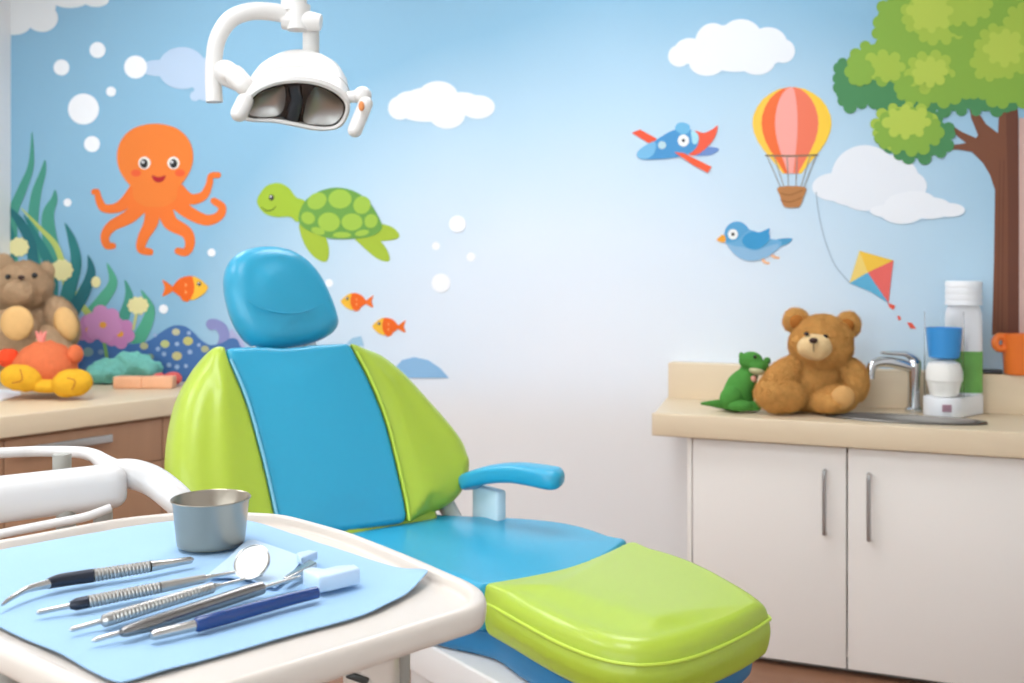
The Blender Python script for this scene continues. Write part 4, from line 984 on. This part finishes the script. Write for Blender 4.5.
# --- blue paper napkin
ZN = ZT - .0091
no = [(-92,582),(-58,597),(0,629.5),(60,657),(100,678),(117,684),(134,681.5),(220,658),(300,635),(360,618.5),(400,601),(427,583),(420,578),(400,571.5),(330,548.5),(275,530),(247,522.5),(215,520.5),(175,524),(117,531.5),(58,541.5),(0,552.5),(-70,568)]
npx = resample(crom([on_z(x, y, ZN+.001) for x, y in no], 6, True), 220)
TPROF = [(-1, 0), (.0105, .0), (.0130, -.0008), (.0148, -.0030), (.017, -.0066), (.0195, -.0086), (.023, -.0095), (9, -.0095)]
def tray_h(p):
    d = min((p - to_seg(p, a, b)).to_2d().length for a, b in zip(tp, tp[1:] + tp[:1]))
    for (a, x), (b, y) in zip(TPROF, TPROF[1:]):
        if d <= b: return x + (y-x)*(d-a)/(b-a)
def napkin():
    N = 220; S = [to_seg(p, on_z(60, 590, ZN+.001), on_z(300, 585, ZN+.001)) for p in npx]; V, F = [], []
    cr = on_z(426, 584, ZN)
    for top in (0, 1):
        for t in (0, .03, .08, .15, .3, .5, .7, .85, 1):
            for i in range(N):
                p = npx[i].lerp(S[i], t)
                z = .0006*(1+noise.noise(p*28)) + .0007*(1+noise.noise(p*9))*(1 if t < .5 else .6)
                z += .007*math.exp(-((p-cr).length/.03)**2)
                z += .0016*max(0, noise.noise(p*22 + Vector((3,1,0))))*math.exp(-t*9)
                zz = p.z + z
                if t < .5: zz = max(zz, ZT + tray_h(p) + .0008)
                V.append(Vector((p.x, p.y, zz + .0011*top)))
    m = 9
    for b in (0, m):
        for j in range(m-1):
            for i in range(N): F.append(((b+j)*N+i, (b+j)*N+(i+1) % N, (b+j+1)*N+(i+1) % N, (b+j+1)*N+i))
    for i in range(N): F.append((i, (i+1) % N, m*N+(i+1) % N, m*N+i))
    return V, F
o = mk('napkin', napkin(), mat('blue_paper', '#9FC4E6', .85, var=(12, .05), bump=(350, .25, .001))); tag(o, 'light blue paper napkin covering the instrument tray', 'napkin')
ZI = ZN + .0058                          # what lies on the napkin
# --- steel cup
cb = on_z(211, 544, ZI); cb.z = ZI
sc = cb.dot(FWD)/FPX
ch = 46*sc
M_cup = mat('cup_steel', '#ADA394', .3, 1)
o = mk('steel_cup', lathe([(0, 0), (31*sc, 0), (32.6*sc, .0015), (33.2*sc, .005), (37*sc, ch-.003), (38.6*sc, ch-.001), (39*sc, ch), (38.4*sc, ch+.0008), (36.6*sc, ch-.001), (32.4*sc, .006), (31*sc, .003), (0, .0028)], cb, seg=72), M_cup); tag(o, 'round brushed steel cup standing at the back of the blue napkin', 'cup')
# --- instruments
M_st = mat('tool_steel', '#C4C2BE', .22, 1); M_dk = mat('dark_tool_band', '#33363F', .3, .6); M_dst = mat('dark_tool_steel', '#8E8C8A', .25, 1); M_nv = mat('navy_handle', '#143A78', .22, coat=.3)
def knurl_mat():
    m = mat('knurled_steel', '#B9B6B1', .28, 1)
    return m
M_kn = knurl_mat()
def Tz(px, py, h): return on_z(px, py, ZI + h)
def knurled(a, b, r0, r1, n):
    d = b-a; L = d.length; pts, rad = [], []
    for i in range(n):
        for f, k in ((.0, .85), (.25, 1), (.65, 1), (.9, .85)):
            t = (i+f)/n; pts.append(a + d*t); rad.append((r0+(r1-r0)*t)*k)
    return tube(pts, rad, 18)
# 1 curved explorer
t = thing('dental_explorer', 'steel instrument with curved tip and dark band, at the back left of the napkin', 'dental tool', Tz(60, 582, 0))
mk('tip', tube(crom([Tz(2, 605, .004), Tz(12, 597.5, .006), Tz(28, 589, .007), Tz(50, 583.5, .0065)], 8), [.0012, .0022, .0030, .0042], 14), M_st, t)
mk('grip_band', tube(crom([Tz(48, 584, .0065), Tz(60, 580.5, .0068), Tz(93, 575.5, .0068)], 5), [.0044, .0058, .0060], 18), M_dk, t, label='dark grip band')
mk('handle', knurled(Tz(93, 575.5, .0068), Tz(150, 566.5, .0066), .0060, .0053, 15), M_kn, t)
mk('shank', tube([Tz(150, 566.5, .0066), Tz(163, 564.5, .006), Tz(191, 560, .0052), Tz(193, 559.5, .0052)], [.0052, .0040, .0032, .0015], 14), M_st, t)
# 2 mouth mirror
t = thing('mouth_mirror', 'dental mouth mirror with round glass and knurled steel handle', 'dental tool', Tz(150, 588, 0))
mk('tip', tube([Tz(36.5, 613, .003), Tz(39, 612.2, .0032), Tz(71, 605.5, .0045)], [.0012, .0022, .0022], 12), M_st, t)
mk('ferrule', tube([Tz(70, 605.5, .0045), Tz(76, 604.3, .005), Tz(88, 601.8, .0056)], [.0032, .0050, .0052], 16), M_dk, t, label='dark ferrule')
mk('handle', join(knurled(Tz(88, 601.8, .0056), Tz(160, 587.5, .0056), .0054, .0050, 19), tube([Tz(160, 587.5, .0056), Tz(205, 578.5, .0060)], [.0049, .0038], 16)), M_kn, t)
mk('neck', tube([Tz(205, 578.5, .006), Tz(215, 576, .0064), Tz(238, 571.5, .0085)], [.0032, .0017, .0016], 12), M_st, t)
mcn = P(252, 562, Tz(252, 579, 0).dot(FWD) - .008); ms_ = mcn.dot(FWD)/FPX
mn = (-FWD*.75 + UP*.645 - RIGHT*.14).normalized()
mh = mk('mirror_head', lathe([(0, -.0030), (16.5*ms_, -.0030), (18.3*ms_, -.0015), (18.3*ms_, .0008), (17.2*ms_, .0012), (16.6*ms_, .0004), (0, .0004)], mcn, mn, seg=56), M_st, t)
mk('mirror_glass', lathe([(0, .00055), (16.5*ms_, .00055), (16.5*ms_, .0002), (0, .0002)], mcn, mn, seg=56), mat('mirror_painted_reflection', '#F6F2EB', .3, .45), mh)  # creamy half-metal colour paints in the bright reflection on the mirror
# 3 knurled plugger
t = thing('dental_probe', 'steel probe with fully knurled handle, between the mirror and the smooth scaler', 'dental tool', Tz(150, 605, 0))
mk('tip', tube([Tz(69.5, 630, .003), Tz(72, 629.3, .0032), Tz(103, 621, .0045)], [.001, .0021, .0021], 12), M_st, t)
mk('handle', join(tube([Tz(101.5, 621.6, .0055), Tz(104.5, 620.8, .0055), Tz(110, 619, .0055)], [.0025, .0050, .0052], 16), knurled(Tz(110, 619, .0055), Tz(213, 587.5, .0056), .0054, .0048, 28)), M_kn, t)
mk('neck', tube([Tz(213, 587.5, .0056), Tz(222, 585, .0055), Tz(248, 578.5, .005), Tz(262, 575, .005)], [.0038, .0018, .0016, .0012], 12), M_st, t)
# 4 smooth scaler
t = thing('dental_scaler', 'smooth dark steel scaler lying just behind the blue handled tool', 'dental tool', Tz(190, 612, 0))
mk('tip', tube([Tz(92, 640.5, .003), Tz(95, 639.8, .0034), Tz(123, 632, .0045)], [.001, .0020, .0020], 12), M_st, t)
mk('handle', tube([Tz(121.5, 632.8, .0058), Tz(126, 631.5, .0058), Tz(150, 624.5, .0058), Tz(245, 593, .0060), Tz(262, 588, .0060), Tz(264, 587.4, .006)], [.0030, .0042, .0056, .0060, .0054, .0025], 20), M_dst, t)
mk('neck', tube([Tz(263, 587.5, .006), Tz(300, 577, .007)], [.0018, .0016], 12), M_st, t)
# 5 blue handled
t = thing('dental_brush', 'blue handled dental tool with white plastic head nearest the napkin front', 'dental tool', Tz(250, 610, 0))
mk('tip', tube([Tz(151, 636, .0042), Tz(154, 635, .0042), Tz(190, 626.5, .0050), Tz(197, 624.8, .0052)], [.0026, .0038, .0043, .0043], 18), M_st, t)
mk('handle', tube([Tz(195, 625.2, .0056), Tz(197, 624.7, .0056), Tz(225, 617, .0058), Tz(290, 599, .0060), Tz(317, 592.5, .0060)], [.0045, .0058, .0060, .0054, .0050], 22), M_nv, t)
ha, hb_ = Tz(312, 592.5, .008), Tz(352, 584, .008)
hdir = (hb_-ha).normalized(); hs = hdir.cross(UP).normalized()
hpts = [(-.005,-.011),(.006,-.0125),(.022,-.011),(.036,-.010),(.038,.004),(.024,.010),(.010,.009),(.004,.020),(-.006,.018),(-.006,.004)]
hq = Tz(318, 590.5, 0)
hv = [hq + hdir*a - hs*b*1.0 + UP*.001 for a, b in hpts]
mk('brush_head', bev_prism(hv, UP, .0145, .0022), mat('white_head_plastic', '#C6DBEE', .45), t)
# 6 folded white plastic scoop behind mirror
def scoop():
    A = [(203,577),(240,548),(254,541.5),(282,551),(303,558),(290,577),(268,592),(236,588)]
    V = [Tz(x, y, .0015 + .0012*(i % 2)) for i, (x, y) in enumerate(A)]
    return prism(V, UP, .0016)
t = thing('plastic_scoop', 'pale white plastic scoop with raised lip lying behind the mouth mirror', 'plastic scoop', Tz(255, 570, 0))
mk('blade', prism([Tz(x, y, .0004) for x, y in ((206,578),(228,560),(241,547),(247,542.5),(254,541.5),(282,551),(304,559),(291,576),(276,588),(262,586),(250,580),(230,578))], UP, .002), mat('frosted_plastic', '#BFD6EC', .5), t, smooth=False)
lip = [Tz(300, 557.5, .001), Tz(313, 560, .001), Tz(302, 574, .001), Tz(284, 584, .001), Tz(288, 573, .001)]
mk('lip', bev_prism([Tz(296, 561, .0026), Tz(301, 566, .0026), Tz(318, 559.5, .0026), Tz(309, 558, .0026)], UP, .008, .0015), mat('frosted_plastic', '#BFD6EC', .5), t)
mk('lip_blade', bev_prism([Tz(283, 583, .0026), Tz(287, 584.5, .0026), Tz(317, 568, .0026), Tz(309, 565, .0026)], UP, .0055, .001), M_st, t, label='metal strip')

# =========================================================================== CAMERA, LIGHT
cd = bpy.data.cameras.new('camera'); cam = bpy.data.objects.new('camera', cd); C.objects.link(cam)
cd.lens = 36; cd.sensor_width = 36; cd.shift_y = -(341.5-HY)/1024; cd.clip_start = .02
cam.location = CAM; cam.rotation_euler = (PI/2, 0, TH)
cd.dof.use_dof = True; cd.dof.focus_distance = 1.25; cd.dof.aperture_fstop = 8.0
sc_ = bpy.context.scene; sc_.camera = cam
w = bpy.data.worlds.new('daylight'); sc_.world = w; w.use_nodes = True
bg = w.node_tree.nodes['Background']; bg.inputs['Color'].default_value = (.88, .95, 1, 1); bg.inputs['Strength'].default_value = 4.6
sc_.view_settings.view_transform = 'Standard'; sc_.view_settings.look = 'None'; sc_.view_settings.gamma = 1; sc_.view_settings.exposure = -0.22
sc_.view_settings.use_curve_mapping = False
sc_.cycles.use_denoising = True
sc_.cycles.max_bounces = 8
